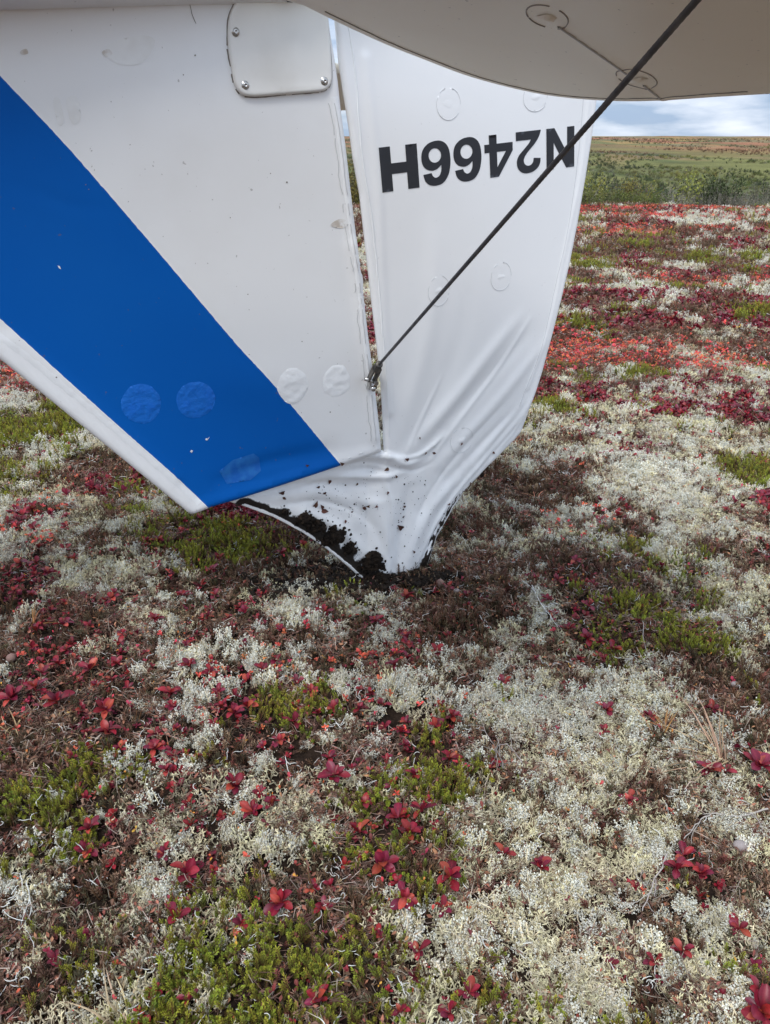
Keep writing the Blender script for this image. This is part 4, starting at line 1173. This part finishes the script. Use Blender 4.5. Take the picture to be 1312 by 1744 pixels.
for (y0, y1, sz, df) in ZN:
    def s_(n, lo=.55, hi=1.3): return rng.uniform(lo, hi, n) * sz
    p = field(y0, y1, 3700 * df); p = p[choose(p, 'lich', 2.2)]; p = notip(p)
    creamy = .05 + fbm(p[:, 0] * 1.5, p[:, 1] * 1.5, 33, 3) + .25 * np.exp(-(((p[:, 0] - .45) / .5) ** 2 + ((p[:, 1] - .95) / .4) ** 2)) > .52
    creamy = creamy ^ (rng.random(len(p)) < .30)
    add('cladonia', p[creamy], s_(creamy.sum())); q = p[~creamy]; add('stereocaulon', q, s_(len(q)))
    p = field(y0, y1, 2900 * df); p = p[choose(p, 'crow', 3.2)]; p = notip(p); add('crowberry', p, s_(len(p), .7, 1.15))
    p = field(y0, y1, 3000 * df); p = p[choose(p, 'brown', 1.6, 1.1)]; add('heath', p, s_(len(p), .6, 1.2))
    p = field(y0, y1, 1400 * df); c = cover(p[:, 0], p[:, 1]); p = p[rng.random(len(p)) < .25 + .65 * c['brown'] / sum(c.values())]; add('litter', p, s_(len(p)))
    p = field(y0, y1, 150 * df); add('worm_lichen', p, s_(len(p), .35, .75))
    p = field(y0, y1, 800 * df); c = cover(p[:, 0], p[:, 1]); p = p[rng.random(len(p)) < np.clip(.18 + c['red'] * .5 + c['coral'] * .5, 0, 1)]; add('small_leaf', p, s_(len(p), .6, 1.15))
    p = field(y0, y1, 3000 * df); p = p[choose(p, 'coral', 2.2)]; add('coral', p, s_(len(p), .6, 1.2))
p = field(.15, 2.4, 900); p = p[choose(p, 'red', 1.5, 1.0)]; add('bearberry', p, rng.uniform(.32, .75, len(p)))       # young shoots between the plants
# red bearberry: individual plants near, the rest as cover
near_red = []
p = field(2.3, 5.0, 1500); p = p[choose(p, 'red', 2.0)]; add('bearberry', p, rng.uniform(.7, 1.2, len(p)))
p = field(5.0, 9.0, 650); p = p[choose(p, 'red', 2.2)]; add('bearberry', p, rng.uniform(1.0, 1.7, len(p)))
p = field(9.0, 18.0, 110); p = p[choose(p, 'red', 2.4)]; add('bearberry', p, rng.uniform(1.6, 2.6, len(p)))
lab = {'cladonia': ('reindeer_lichen', 'cream branching reindeer lichen carpeting the tundra', 'lichen', .004), 'stereocaulon': ('snow_lichen', 'grey white knobbly lichen in mats between the heath', 'lichen', .004),
       'crowberry': ('crowberry_cover', 'green crowberry shoots in low patches', 'crowberry', .004), 'heath': ('brown_heath', 'brown dead looking heath shoots covering the peat', 'heath', .0),
       'litter': ('heath_litter', 'brown twigs and dead leaves lying on the tundra', 'litter', .006), 'worm_lichen': ('worm_lichen', 'white worm like lichen strands scattered on the ground', 'lichen', .012),
       'small_leaf': ('small_red_leaves', 'small orange and pink bilberry leaves strewn among the lichen', 'leaves', .008), 'coral': ('coral_bilberry_cover', 'coral red bilberry shoots in low bands', 'bilberry', .006),
       'bearberry': ('bearberry_cover', 'crimson bearberry leaves massed beyond the tail', 'bearberry', .004)}
for kk, (ps, ss) in acc.items():
    nm, lb, ct, lf = lab[kk]
    P__ = np.vstack(ps)
    pk_ = None
    if kk == 'heath':                                   # farther out the heath turns rusty
        pk_ = rng.integers(0, 7, len(P__)); fr_ = (np.hypot(P__[:, 0], P__[:, 1]) > 4) & (rng.random(len(P__)) < .5); pk_[fr_] = rng.integers(5, 8, fr_.sum())
    sq_ = 1.0
    if kk in ('cladonia', 'stereocaulon', 'crowberry', 'heath'): sq_ = .75 + 1.0 * vnoise(P__[:, 0] * 9, P__[:, 1] * 9, 200)
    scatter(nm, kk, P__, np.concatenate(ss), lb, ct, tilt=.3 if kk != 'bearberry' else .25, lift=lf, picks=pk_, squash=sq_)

# ------------------------------------------------------------------ individual bearberry plants (leaf by leaf)
leafmesh = []
for i in range(12):
    lv, lf = leaf_verts(.030, .0155, curl=[.15, .35, .5, .25][i % 4], fold=[.15, .3, .45][i % 3])
    base = REDS[i % 4] if i < 10 else np.array([.34, .05, .03])
    leafmesh.append(np_mesh('leaf', lv, lf, m_red, leaf_tint(lv, .03, base, 400 + i), smooth=True))
stem_mb = MB(); stem_mb.stick([(0, 0, -.012), (.001, 0, .004), (0, 0, .014)], [.0016, .0013, .0010], np.array([.10, .035, .025]), 5)
stem_me = np_mesh('stem', stem_mb.V, stem_mb.F, m_lit, stem_mb.C)
def bearberry(x, y, size, seed, label, n=6, loose=False):
    r_ = np.random.default_rng(seed)
    root = empty('bearberry_plant', (x, y, float(hgt(x, y)) + .008), r_.uniform(0, 6.28))
    root.scale = (size,) * 3
    root.rotation_euler = (r_.normal(-.05, .15), r_.normal(0, .15), r_.uniform(0, 6.28))
    tag(root, label, 'plant', 'red bearberry plants growing in the lichen')
    st = bpy.data.objects.new('stem', stem_me); COL.objects.link(st); st.parent = root
    for k_, (az, tilt, s) in enumerate(rosette_layout(n + 3, seed)):
        l = bpy.data.objects.new('leaf', leafmesh[(seed * 3 + k_ * 5) % 12]); COL.objects.link(l); l.parent = root
        l.location = (0, 0, .010 + .0012 * k_); l.rotation_euler = (tilt, r_.normal(0, .15), az); l.scale = (s * r_.uniform(.85, 1.1), s, s)
    return root
SPOTS = [ # measured plants: u, v, size, leaves, label
 (480,1540,1.35,6,'broad crimson bearberry rosette low centre, alone just above the big crowberry patch'),
 (318,1482,1.35,6,'upright dark crimson bearberry with a leaning tall leaf beside orange leaf scraps, lower left'),
 (300,1556,1.15,5,'flat crimson bearberry below the tall leaved one, lower left'),
 (410,1565,.9,4,'small crimson bearberry just left of the broad rosette'),
 (650,1480,1.3,6,'crimson bearberry with one tall rounded leaf, between two others in the lower middle'),
 (697,1440,1.2,5,'crimson bearberry with spreading right leaf beneath the crowberry strip'),
 (680,1408,1.1,5,'crimson bearberry rosette tucked under the crowberry strip, left one'),
 (722,1400,1.1,5,'crimson bearberry rosette tucked under the crowberry strip, right one'),
 (615,1425,1.05,5,'crimson bearberry at the left end of the crowberry strip'),
 (768,1515,1.4,6,'largest crimson bearberry with a big pointed leaf over pale lichen, lower middle'),
 (690,1540,1.2,6,'brownish red sprawling bearberry left of the largest one'),
 (752,1560,.9,4,'small pointed red bearberry under the largest one'),
 (715,1625,1.1,4,'bearberry with two wide upright leaves near the bottom centre'),
 (800,1695,1.0,4,'bearberry with one upright leaf at the bottom, right of centre'),
 (545,1715,1.1,4,'dull crimson bearberry at the bottom edge beside the crowberry'),
 (922,1485,1.1,6,'stacked red bearberry standing alone in cream lichen'),
 (858,1462,1.0,5,'dark bearberry half buried at the left rim of the cream lichen'),
 (1150,1495,1.2,6,'large red and brown bearberry cluster in cream lichen, left half'),
 (1190,1500,1.1,6,'large red and brown bearberry cluster in cream lichen, right half'),
 (1162,1465,1.0,4,'small red bearberry above the brown cluster in cream lichen'),
 (1163,1620,1.05,4,'three leaved bearberry in the cream lichen near the bottom right'),
 (1262,1585,1.0,4,'red bearberry by the right frame edge in cream lichen'),
 (1296,1720,1.6,7,'deep red bearberry clump in the bottom right corner'),
 (1285,1690,1.1,5,'red bearberry just above the bottom right corner clump'),
 (1070,1365,1.0,5,'orange red bearberry below the dry grass tuft'),
 (1210,1310,1.2,6,'crimson bearberry with long narrow leaves beside the dry grass'),
 (1290,1300,1.5,7,'magenta bearberry clump at the right edge beside the dry grass'),
 (1030,1240,.8,3,'tiny crimson bearberry in the middle of grey lichen, right'),
 (915,1198,.8,3,'tiny crimson bearberry in grey lichen right of centre'),
 (1108,1215,.9,4,'crimson bearberry at the top of the dry grass tuft'),
 (1216,1200,1.0,5,'scarlet bearberry among brown litter at right'),
 (1000,1085,1.1,7,'feathery magenta bearberry under the right crowberry patch, left one'),
 (1045,1105,1.1,6,'crimson bearberry under the right crowberry patch, right one'),
 (860,1158,1.0,4,'scarlet bearberry in grey lichen right of the tail tip'),
 (690,1100,1.1,5,'crimson bearberry below the tail tip in brown heath'),
 (530,1192,1.1,5,'crimson bearberry on grey lichen left of centre'),
 (650,1212,1.0,5,'neat crimson bearberry rosette in the middle of grey lichen'),
 (610,1222,1.0,4,'crimson bearberry beside the neat rosette, with two long leaves'),
 (572,1220,1.0,3,'single upright crimson bearberry leaf pair over crowberry'),
 (575,1338,1.4,7,'wide crimson bearberry rosette in centre ground'),
 (425,1215,1.2,6,'wide open crimson bearberry left of centre'),
 (290,1188,1.2,6,'crimson bearberry rosette between white lichen clumps, left'),
 (325,1140,1.2,6,'dark magenta bearberry with dense leaves, left of centre'),
 (370,1178,1.0,6,'star shaped crimson bearberry, left of centre'),
 (268,1262,.9,4,'short crimson bearberry above the white lichen, left'),
 (184,1265,1.4,8,'dense crimson bearberry mound at left'),
 (180,1225,1.4,8,'crimson bearberry heap above the dense mound at left'),
 (390,1345,1.4,7,'rosy bearberry clump with yellow leaves, left of centre'),
 (432,1380,1.2,6,'rosy bearberry below the clump with yellow leaves'),
 (550,1045,1.2,7,'crimson bearberry heap left below the tail tip'),
 (690,1020,1.2,7,'bright crimson bearberry right at the tail tip'),
 (640,1055,1.0,5,'small bearberry below the tail tip, left side'),
 (360,965,1.1,5,'crimson bearberry by the crowberry under the blue stripe corner'),
 (310,1015,1.2,6,'crimson bearberry heap left of the peat hole'),
 (262,1062,1.1,6,'crimson bearberry on white lichen, upper left'),
 (110,1075,1.1,6,'crimson bearberry in the upper left lichen'),
 (105,1140,1.1,6,'dusky bearberry above the big leaved patch, left'),
 (62,1185,1.6,7,'dusky broad leaved bearberry patch, one with a yellow leaf on it'),
 (100,1200,1.6,6,'dusky broad leaved bearberry with a wide heart shaped leaf'),
 (25,1195,1.4,7,'dusky broad leaved bearberry at the left edge'),
 (155,1145,1.3,6,'crimson bearberry pair above the dense mound, left'),
 (40,965,1.2,6,'scarlet bearberry by the left edge under the green patch'),
 (130,958,1.1,5,'scarlet bearberry right of the one at the left edge'),
 (15,985,1.1,5,'crimson bearberry touching the left edge'),
 (1240,1310,.9,4,'small crimson bearberry between two larger ones at right'),
]
used_xy = []
for i, (u, v, s, n, lb) in enumerate(SPOTS):
    g_ = ground(u, v, .02); used_xy.append(g_)
    bearberry(g_[0], g_[1], s * .86, 500 + i, lb, n)
def zone(x, y):
    v_row = 'nearest row' if y < .8 else 'nearer' if y < .95 else 'near' if y < 1.1 else 'mid ground' if y < 1.3 else 'halfway' if y < 1.5 else 'past halfway' if y < 1.7 else 'before the tip' if y < TIP[1] else 'beyond the tip'
    q = x / y
    h = 'left edge' if q < -.45 else 'far left' if q < -.38 else 'left' if q < -.26 else 'inner left' if q < -.13 else 'centre left' if q < 0 else 'centre right' if q < .13 else 'inner right' if q < .26 else 'right' if q < .38 else 'far right'
    return v_row + ', ' + h
NUM = {3: 'six', 4: 'seven', 5: 'eight', 6: 'nine'}
p = field(.5, 2.5, 900, .52, .1); p = p[choose(p, 'red', 2.2)]; p = p[rng.permutation(len(p))]
cnt = 0
for q in p:
    if np.min(np.linalg.norm(np.array(used_xy) - q, axis=1)) < .035 or cnt >= 215: continue
    used_xy.append(q); cnt += 1
    sz_ = float(rng.uniform(.5, .95)); nl = int(rng.integers(3, 7)); grd = {k_: float(v[0]) for k_, v in cover(q[:1], q[1:]).items()}; nb = max(('lich', 'crow', 'brown'), key=lambda k_: grd[k_])
    lb = '%s %s leaved bearberry in %s, %s' % ('minute' if sz_ < .55 else 'tiny' if sz_ < .63 else 'small' if sz_ < .72 else 'medium' if sz_ < .83 else 'large', NUM[nl], {'lich': 'lichen', 'crow': 'crowberry', 'brown': 'heath'}[nb], zone(q[0], q[1]))
    bearberry(q[0], q[1], sz_, 900 + cnt, lb, nl)

# ------------------------------------------------------------------ grass tufts, twigs, pebbles, leaf scraps
def tuft(u, v, n, ln, label, spread=.5, lean=(0, 0), col=np.array([.42, .29, .15]), up=.5):
    g_ = ground(u, v, .01); z = float(hgt(*g_)); r_ = np.random.default_rng(int(u * 7 + v))
    root = empty('grass_tuft', (g_[0], g_[1], z)); tag(root, label, 'grass tuft', 'dry grass tufts')
    for k_ in range(n):
        mb = MB(); az = r_.uniform(0, 6.28); d = unit(np.array([math.cos(az) * spread + lean[0], math.sin(az) * spread + lean[1], up * r_.uniform(.5, 1.2)]))
        p = np.array([r_.normal(0, .008), r_.normal(0, .008), .004]); pts = [p]; L0 = ln * r_.uniform(.5, 1.1)
        for j in range(7):
            d = unit(d + np.array([0, 0, -.13]) + r_.normal(0, .05, 3)); q = pts[-1] + d * L0 / 7; q[2] = max(q[2], .012 + .01 * r_.random()); pts.append(q)
        pts = np.array(pts); w = .0016 * r_.uniform(.7, 1.3); c = col * r_.uniform(.6, 1.35)
        V = []; F_ = []
        for j, q in enumerate(pts):
            t = unit(np.gradient(pts, axis=0)[j]); sd = unit(np.cross(t, (0, 0, 1))); ww = w * (1 - (j / 7.5) ** 2)
            V += [q - sd * ww, q + np.array([0, 0, ww * .4]), q + sd * ww]
        for j in range(7):
            for i in (0, 1): F_.append((j * 3 + i, j * 3 + i + 1, (j + 1) * 3 + i + 1, (j + 1) * 3 + i))
        me = np_mesh('blade', V, F_, m_straw, np.tile(c, (len(V), 1)))
        o = bpy.data.objects.new('blade', me); COL.objects.link(o); o.parent = root
    return root
tuft(195, 1735, 18, .11, 'pale dry grass tuft at the bottom edge, left of the crowberry', .7, (.35, .3), np.array([.50, .38, .24]), .8)
tuft(1235, 1290, 30, .19, 'large tan dry grass tuft spreading to the left beside the magenta bearberry', .7, (-.7, .3), np.array([.40, .27, .17]), .5)
tuft(1130, 1240, 10, .10, 'orange tan dry grass sprays left of the large tuft', .5, (-.1, .6), np.array([.42, .20, .08]), .7)
tuft(55, 1075, 9, .10, 'orange brown dry grass curl at the left beside crimson bearberry', .5, (.4, .3), np.array([.40, .19, .07]), .6)
tuft(20, 1240, 9, .09, 'tan dry grass at the left edge below the broad leaved bearberry', .6, (.3, .3), np.array([.40, .28, .15]), .5)
tuft(1275, 740, 12, .16, 'straw coloured grass tuft at right in front of the crimson band', .7, (-.4, 0), np.array([.46, .32, .16]), .7)
tuft(915, 850, 10, .10, 'rusty grass wisps right of the rudder edge', .8, (.3, .2), np.array([.36, .17, .09]), .5)
tuft(545, 965, 8, .07, 'short straw wisps beside the peat hole', .8, (-.3, 0), np.array([.40, .30, .18]), .5)
def twig(pix, rad, label, forks=4, col=np.array([.26, .23, .21]), lift=.028):
    g_ = [ground(*q, .03) for q in pix]; z = [float(hgt(*q)) + lift for q in g_]
    pts = smooth_line([(a[0], a[1], b) for a, b in zip(g_, z)], 5); pts += R3.normal(0, .0015, pts.shape); base = pts[0].copy()
    root = empty('twig', tuple(base)); tag(root, label, 'twig', 'bare twigs lying on the heath')
    mb = MB(); mb.stick(pts - base, np.linspace(rad, rad * .5, len(pts)), col, 6)
    me = np_mesh('stem', mb.V, mb.F, m_lit, mb.C, smooth=True); o = bpy.data.objects.new('stem', me); COL.objects.link(o); o.parent = root
    for k_ in range(forks):
        i = int(R3.integers(2, len(pts) - 2)); d = unit(pts[i + 1] - pts[i] + R3.normal(0, .5, 3) * np.linalg.norm(pts[i + 1] - pts[i]) + np.array([0, 0, .002])); p0 = pts[i] - base; q = [p0]
        for j in range(4): d = unit(d + R3.normal(0, .22, 3)); d[2] = max(d[2], -.1); q.append(q[-1] + d * R3.uniform(.008, .018))
        mb = MB(); mb.stick(q, np.linspace(rad * .6, rad * .25, 5), col, 5)
        me = np_mesh('side_twig', mb.V, mb.F, m_lit, mb.C); o = bpy.data.objects.new('side_twig', me); COL.objects.link(o); o.parent = root
twig([(1310, 1372), (1260, 1385), (1220, 1380), (1190, 1398), (1165, 1430)], .0019, 'thick grey bare twig curving in from the right edge above the cream lichen', 5)
twig([(1135, 1465), (1115, 1500), (1095, 1545)], .0018, 'thin grey twig left of the brown bearberry cluster', 3)
twig([(860, 1300), (845, 1270), (830, 1250)], .0015, 'grey twig among the grey shoots right of centre', 4)
twig([(890, 1290), (868, 1262), (850, 1265), (838, 1300)], .0014, 'forked grey twig below the brown crowberry', 5)
twig([(1180, 1270), (1210, 1320), (1260, 1350)], .0016, 'long brown twig running under the large grass tuft', 4, np.array([.16, .10, .07]))
twig([(1095, 1060), (1100, 1100), (1118, 1135)], .0012, 'straight pale twig hanging below the right crowberry patch', 3)
twig([(905, 1010), (925, 1040), (950, 1065)], .0009, 'bleached white twig in lichen right of the tail tip', 5, np.array([.55, .55, .53]))
twig([(885, 1000), (910, 1018), (930, 1050)], .0009, 'second bleached twig crossing the first, right of the tail tip', 4, np.array([.52, .52, .5]))
twig([(40, 1490), (48, 1540), (38, 1560), (55, 1600)], .0010, 'white curved strand standing at the lower left', 3, np.array([.60, .60, .57]))
m_peb = new_mat('grey_pebble', (.30, .26, .25), .8, .3, bump=(90, .4, .002), var=((.20, .16, .15), 40, .4, .7))
m_ball = new_mat('brown_puffball', (.21, .13, .11), .8, .2, bump=(150, .3, .001))
for (u, v, r, mt, nm, ct, lb) in ((20, 1122, .0120, m_ball, 'puffball', 'mushroom', 'greyish round puffball at the left edge among bearberry leaves'), (750, 993, .012, m_ball, 'puffball', 'mushroom', 'brown puffball right of the tail tip'),
        (1255, 1156, .009, m_peb, 'pebble', 'stone', 'pale grey pebble in brown litter at the right'), (1262, 1440, .012, m_peb, 'pebble', 'stone', 'dark grey pebble in cream lichen below the thick twig'),
        (778, 1008, .008, m_peb, 'pebble', 'stone', 'small brown pebble beside the puffball near the tail tip')):
    g_ = ground(u, v, .02); bm = bmesh.new()
    bmesh.ops.create_icosphere(bm, subdivisions=3, radius=r)
    for w in bm.verts: w.co *= 1 + float(R3.normal(0, .012)); w.co.z *= .75 if mt is m_peb else .95; w.co.x *= 1.2 if mt is m_peb else 1
    me = bpy.data.meshes.new(nm); bm.to_mesh(me); bm.free()
    o = link(nm, me, mt, smooth=True); o.location = (g_[0], g_[1], float(hgt(*g_)) + .020); tag(o, lb, ct)
# scraps of leaf stuck to the crushed rudder
m_scrap = new_mat('dead_leaf_scrap', (.10, .045, .032), .8, .2, rand=(.02, .35))
SCR = [(566, 826, 4, 'below the hinge edge'), (545, 833, 3, ''), (555, 843, 3, ''), (542, 861, 6, ''), (552, 866, 4, ''), (559, 874, 6, ''), (482, 842, 5, ''), (488, 852, 3, ''), (625, 870, 4, ''), (629, 864, 4, ''), (640, 862, 4, ''),
       (681, 897, 7, 'largest'), (657, 838, 3, ''), (688, 779, 4, ''), (656, 799, 4, ''), (738, 770, 3, ''), (722, 771, 2.5, ''), (671, 808, 3, ''), (837, 769, 3, ''), (592, 893, 3, ''), (688, 862, 3, ''), (760, 856, 3, ''), (612, 829, 2.5, ''), (781, 754, 2.5, ''), (578, 786, 4, ''), (520, 790, 3, ''),
       (640, 770, 2, ''), (700, 935, 3, ''), (712, 745, 2, ''), (797, 820, 2.5, ''), (605, 875, 2, '')]
seen_lb = {}
for i, (u, v, r, ex) in enumerate(SCR):
    P = np.array([rud.px(u, v)]); c = rud.world(P, rud.disp(P) + rud.thick(P) + .002)[0]
    if i in (24, 25): P = np.array([fin.px(u, v)]); c = fin.world(P, fin.disp(P) + fin.thick(P) + .002)[0]
    lv, lf = leaf_verts(r * 2.6 * .00150, r * 1.6 * .00150, .3, .35)
    lv = np.array(lv); lv[:, 1] -= r * .0015
    a = R3.uniform(0, 6.28); zx = nr_ + R3.normal(0, .15, 3)
    W = orient(lv, (0, 0, 0), zx, 1, er * math.cos(a) + kz * math.sin(a))
    o = link('leaf_scrap', mesh('leaf_scrap', W, lf), m_scrap, smooth=True); o.location = tuple(c)
    where = 'above the peat lumps' if u < 620 and v > 840 else ('above the tip' if v > 850 else 'on the wrinkles')
    slant = 'pointing up' if abs(math.cos(a)) < .5 else 'lying level' if abs(math.cos(a)) > .87 else 'slanting'
    tag(o, ('largest brown leaf scrap stuck low on the white rudder cloth' if ex == 'largest' else '%s brown scrap of leaf %s %s, %s, on rudder cloth' % ('wide' if r >= 5 else 'middling' if r >= 4 else 'small' if r >= 3 else 'tiny', slant, where, 'far left' if u < 530 else 'left' if u < 580 else 'middle' if u < 660 else 'right' if u < 730 else 'far right')), 'leaf', 'leaf scraps stuck to the rudder')
# fine specks of soil on the cloth
bm = bmesh.new()
for i in range(300):
    u, v = (rng.normal(600, 60), rng.normal(860, 38)) if i % 3 else (rng.normal(700, 40), rng.normal(880, 60))
    P = np.array([rud.px(u, v)])
    if not pip(P, rud.outline)[0] or (u < 585 and v < 1070 - u * .45 - 0): continue
    c = rud.world(P, rud.disp(P) + rud.thick(P))[0]; r = float(rng.exponential(.0007) + .0005)
    bmesh.ops.create_icosphere(bm, subdivisions=1, radius=min(r, .003), matrix=Matrix.Translation(Vector(c)))
me = bpy.data.meshes.new('soil_specks'); bm.to_mesh(me); bm.free()
tag(link('soil_specks', me, M['soil']), 'fine specks of peat spattered over the white rudder cloth', 'soil', kind='stuff')

# ------------------------------------------------------------------ willow thicket and far shrubs
m_wil = new_mat('willow_foliage', (.07, .09, .025), .7, .2, attr='tint', rand=(.03, .3), trans=.2)
def shrub(kind, n_st, n_lf, H, Wd, seed):
    r_ = np.random.default_rng(seed); mb = MB()
    cols = {'green': np.array([.12, .145, .036]), 'olive': np.array([.15, .145, .045]), 'yellow': np.array([.22, .20, .05]), 'grey': np.array([.16, .145, .10]), 'rust': np.array([.17, .085, .045]), 'dark': np.array([.05, .068, .026])}
    c0 = cols[kind]; tops = []
    for _ in range(n_st):
        az = r_.uniform(0, 6.28); sp = r_.uniform(.05, 1) * Wd
        e = np.array([math.cos(az) * sp, math.sin(az) * sp, H * r_.uniform(.55, 1.05) * (1 - .3 * (sp / Wd) ** 2)])
        p = np.array([math.cos(az) * sp * .3, math.sin(az) * sp * .3, -.05]); m_ = (p + e) / 2 + np.array([math.cos(az), math.sin(az), 0]) * sp * .1
        mb.stick([p, m_, e], [.010 * H, .006 * H, .002 * H], np.array([.14, .12, .10]) if kind != 'grey' else np.array([.24, .22, .19])); tops.append((p, m_, e))
    for _ in range(n_lf):
        p, m_, e = tops[int(r_.integers(0, n_st))]; t = r_.uniform(.25, 1.05); q = (p + (m_ - p) * t * 2) if t < .5 else (m_ + (e - m_) * (t - .5) * 2)
        q = q + r_.normal(0, .05 * H, 3); d = unit(r_.normal(0, 1, 3) + np.array([0, 0, .6])); nn = unit(r_.normal(0, 1, 3))
        mb.needle(q, d, H * r_.uniform(.05, .085), H * .032, nn, c0 * r_.uniform(.6, 1.4))
    return np_mesh('willow_' + kind, mb.V, mb.F, m_wil, mb.C)
SH = {k_: [shrub(k_, 14, n, 1.0, .55, 40 + i * 7 + j) for j in range(3)] for i, (k_, n) in enumerate((('green', 520), ('olive', 480), ('yellow', 480), ('grey', 150), ('dark', 520), ('rust', 420)))}
src_collection('willow', [m for k_ in ('green', 'olive', 'yellow', 'grey', 'dark', 'rust') for m in SH[k_]])
# front row, each shrub its own object
ORD = 'first second third fourth fifth sixth seventh eighth ninth tenth eleventh twelfth thirteenth fourteenth fifteenth sixteenth seventeenth eighteenth nineteenth twentieth'.split()
TENS = {20: 'twenty', 30: 'thirty', 40: 'forty', 50: 'fifty'}
def ordinal(k):
    return ORD[k] if k < 20 else (TENS[(k + 1) // 10 * 10] + '-' + ORD[(k + 1) % 10 - 1] if (k + 1) % 10 else {30: 'thirtieth', 40: 'fortieth', 50: 'fiftieth'}[k + 1])
slots = []; hid = []
for i in range(130):
    azd = -32 + 64 * (i + rng.uniform(-.35, .35)) / 130
    yy = rng.uniform(17.2, 19.8); xx = yy * math.tan(math.radians(azd))
    (slots if 13.0 < azd < 28.5 else hid).append((xx, yy))
slots.sort(key=lambda q: q[0] / q[1])
for i, (xx, yy) in enumerate(slots):
    z = float(hgt(xx, yy)); nn = float(fbm(np.array([xx * .35]), np.array([yy * .35]), 99, 2)[0])
    az = math.degrees(math.atan2(xx, yy))
    if az > 18.5: kind = 'grey' if nn > .36 else 'olive'
    else: kind = 'green' if nn > .45 else 'olive'
    if rng.random() < .05: kind = 'yellow'
    o = bpy.data.objects.new('willow_shrub', SH[kind][i % 3]); COL.objects.link(o)
    hh = (.06 - z) + rng.uniform(-.14, .16); hh = max(hh, .4)
    o.location = (xx, yy, z); o.rotation_euler = (0, 0, rng.uniform(0, 6.28)); o.scale = (max(hh, .7), max(hh, .7), hh)
    nm = {'green': 'leafy green', 'olive': 'olive green', 'grey': 'nearly bare grey', 'yellow': 'yellowing'}[kind]
    tag(o, '%s willow shrub, %s from the rudder edge in the front row' % (nm, ordinal(i)), 'shrub', 'willow shrubs at the edge of the flat')
# thicket behind and scrub on the valley side
def far_pts(n, y0, y1, half=.75):
    y = np.exp(rng.uniform(np.log(y0), np.log(y1), n)); x = rng.uniform(-half, half, n) * y + rng.normal(0, 1, n); return np.column_stack([x, y])
def willow_pick(p, greyp):
    n1_ = fbm(p[:, 0] * .05, p[:, 1] * .03, 120, 3); n2_ = fbm(p[:, 0] * .09, p[:, 1] * .05, 124, 3)
    pk = np.where(n1_ > .62, 2, np.where(n2_ > .52, 4, np.where(n2_ > .44, 0, 1)))
    n3_ = fbm(p[:, 0] * .02, p[:, 1] * .012, 128, 3); pk = np.where(n3_ * .7 + (p[:, 1] > 300) * .2 - (p[:, 1] < 200) * 1 + rng.normal(0, .04, len(p)) > .46, 5, pk)
    pk = np.where(rng.random(len(p)) < greyp, 3, pk); return pk * 3 + rng.integers(0, 3, len(p))
p = np.vstack([far_pts(900, 20, 36), np.array(hid)]); scatter('willow_thicket', 'willow', p, rng.uniform(.6, 1.15, len(p)), 'dense olive willow thicket filling the valley beyond the flat', 'thicket', .08, willow_pick(p, .3))
p = far_pts(26000, 75, 800); k_ = fbm(p[:, 0] * .035, p[:, 1] * .014, 130, 3) + .06 * (p[:, 1] < 170) + rng.normal(0, .05, len(p)) > .47; p = p[k_]
scatter('valley_scrub', 'willow', p, rng.uniform(.5, 1.2, len(p)) * np.interp(p[:, 1], [60, 400, 800], [1, 1.6, 2.2]), 'green and yellow scrub spread over the far valley side', 'scrub', .08, willow_pick(p, .08), squash=.5)
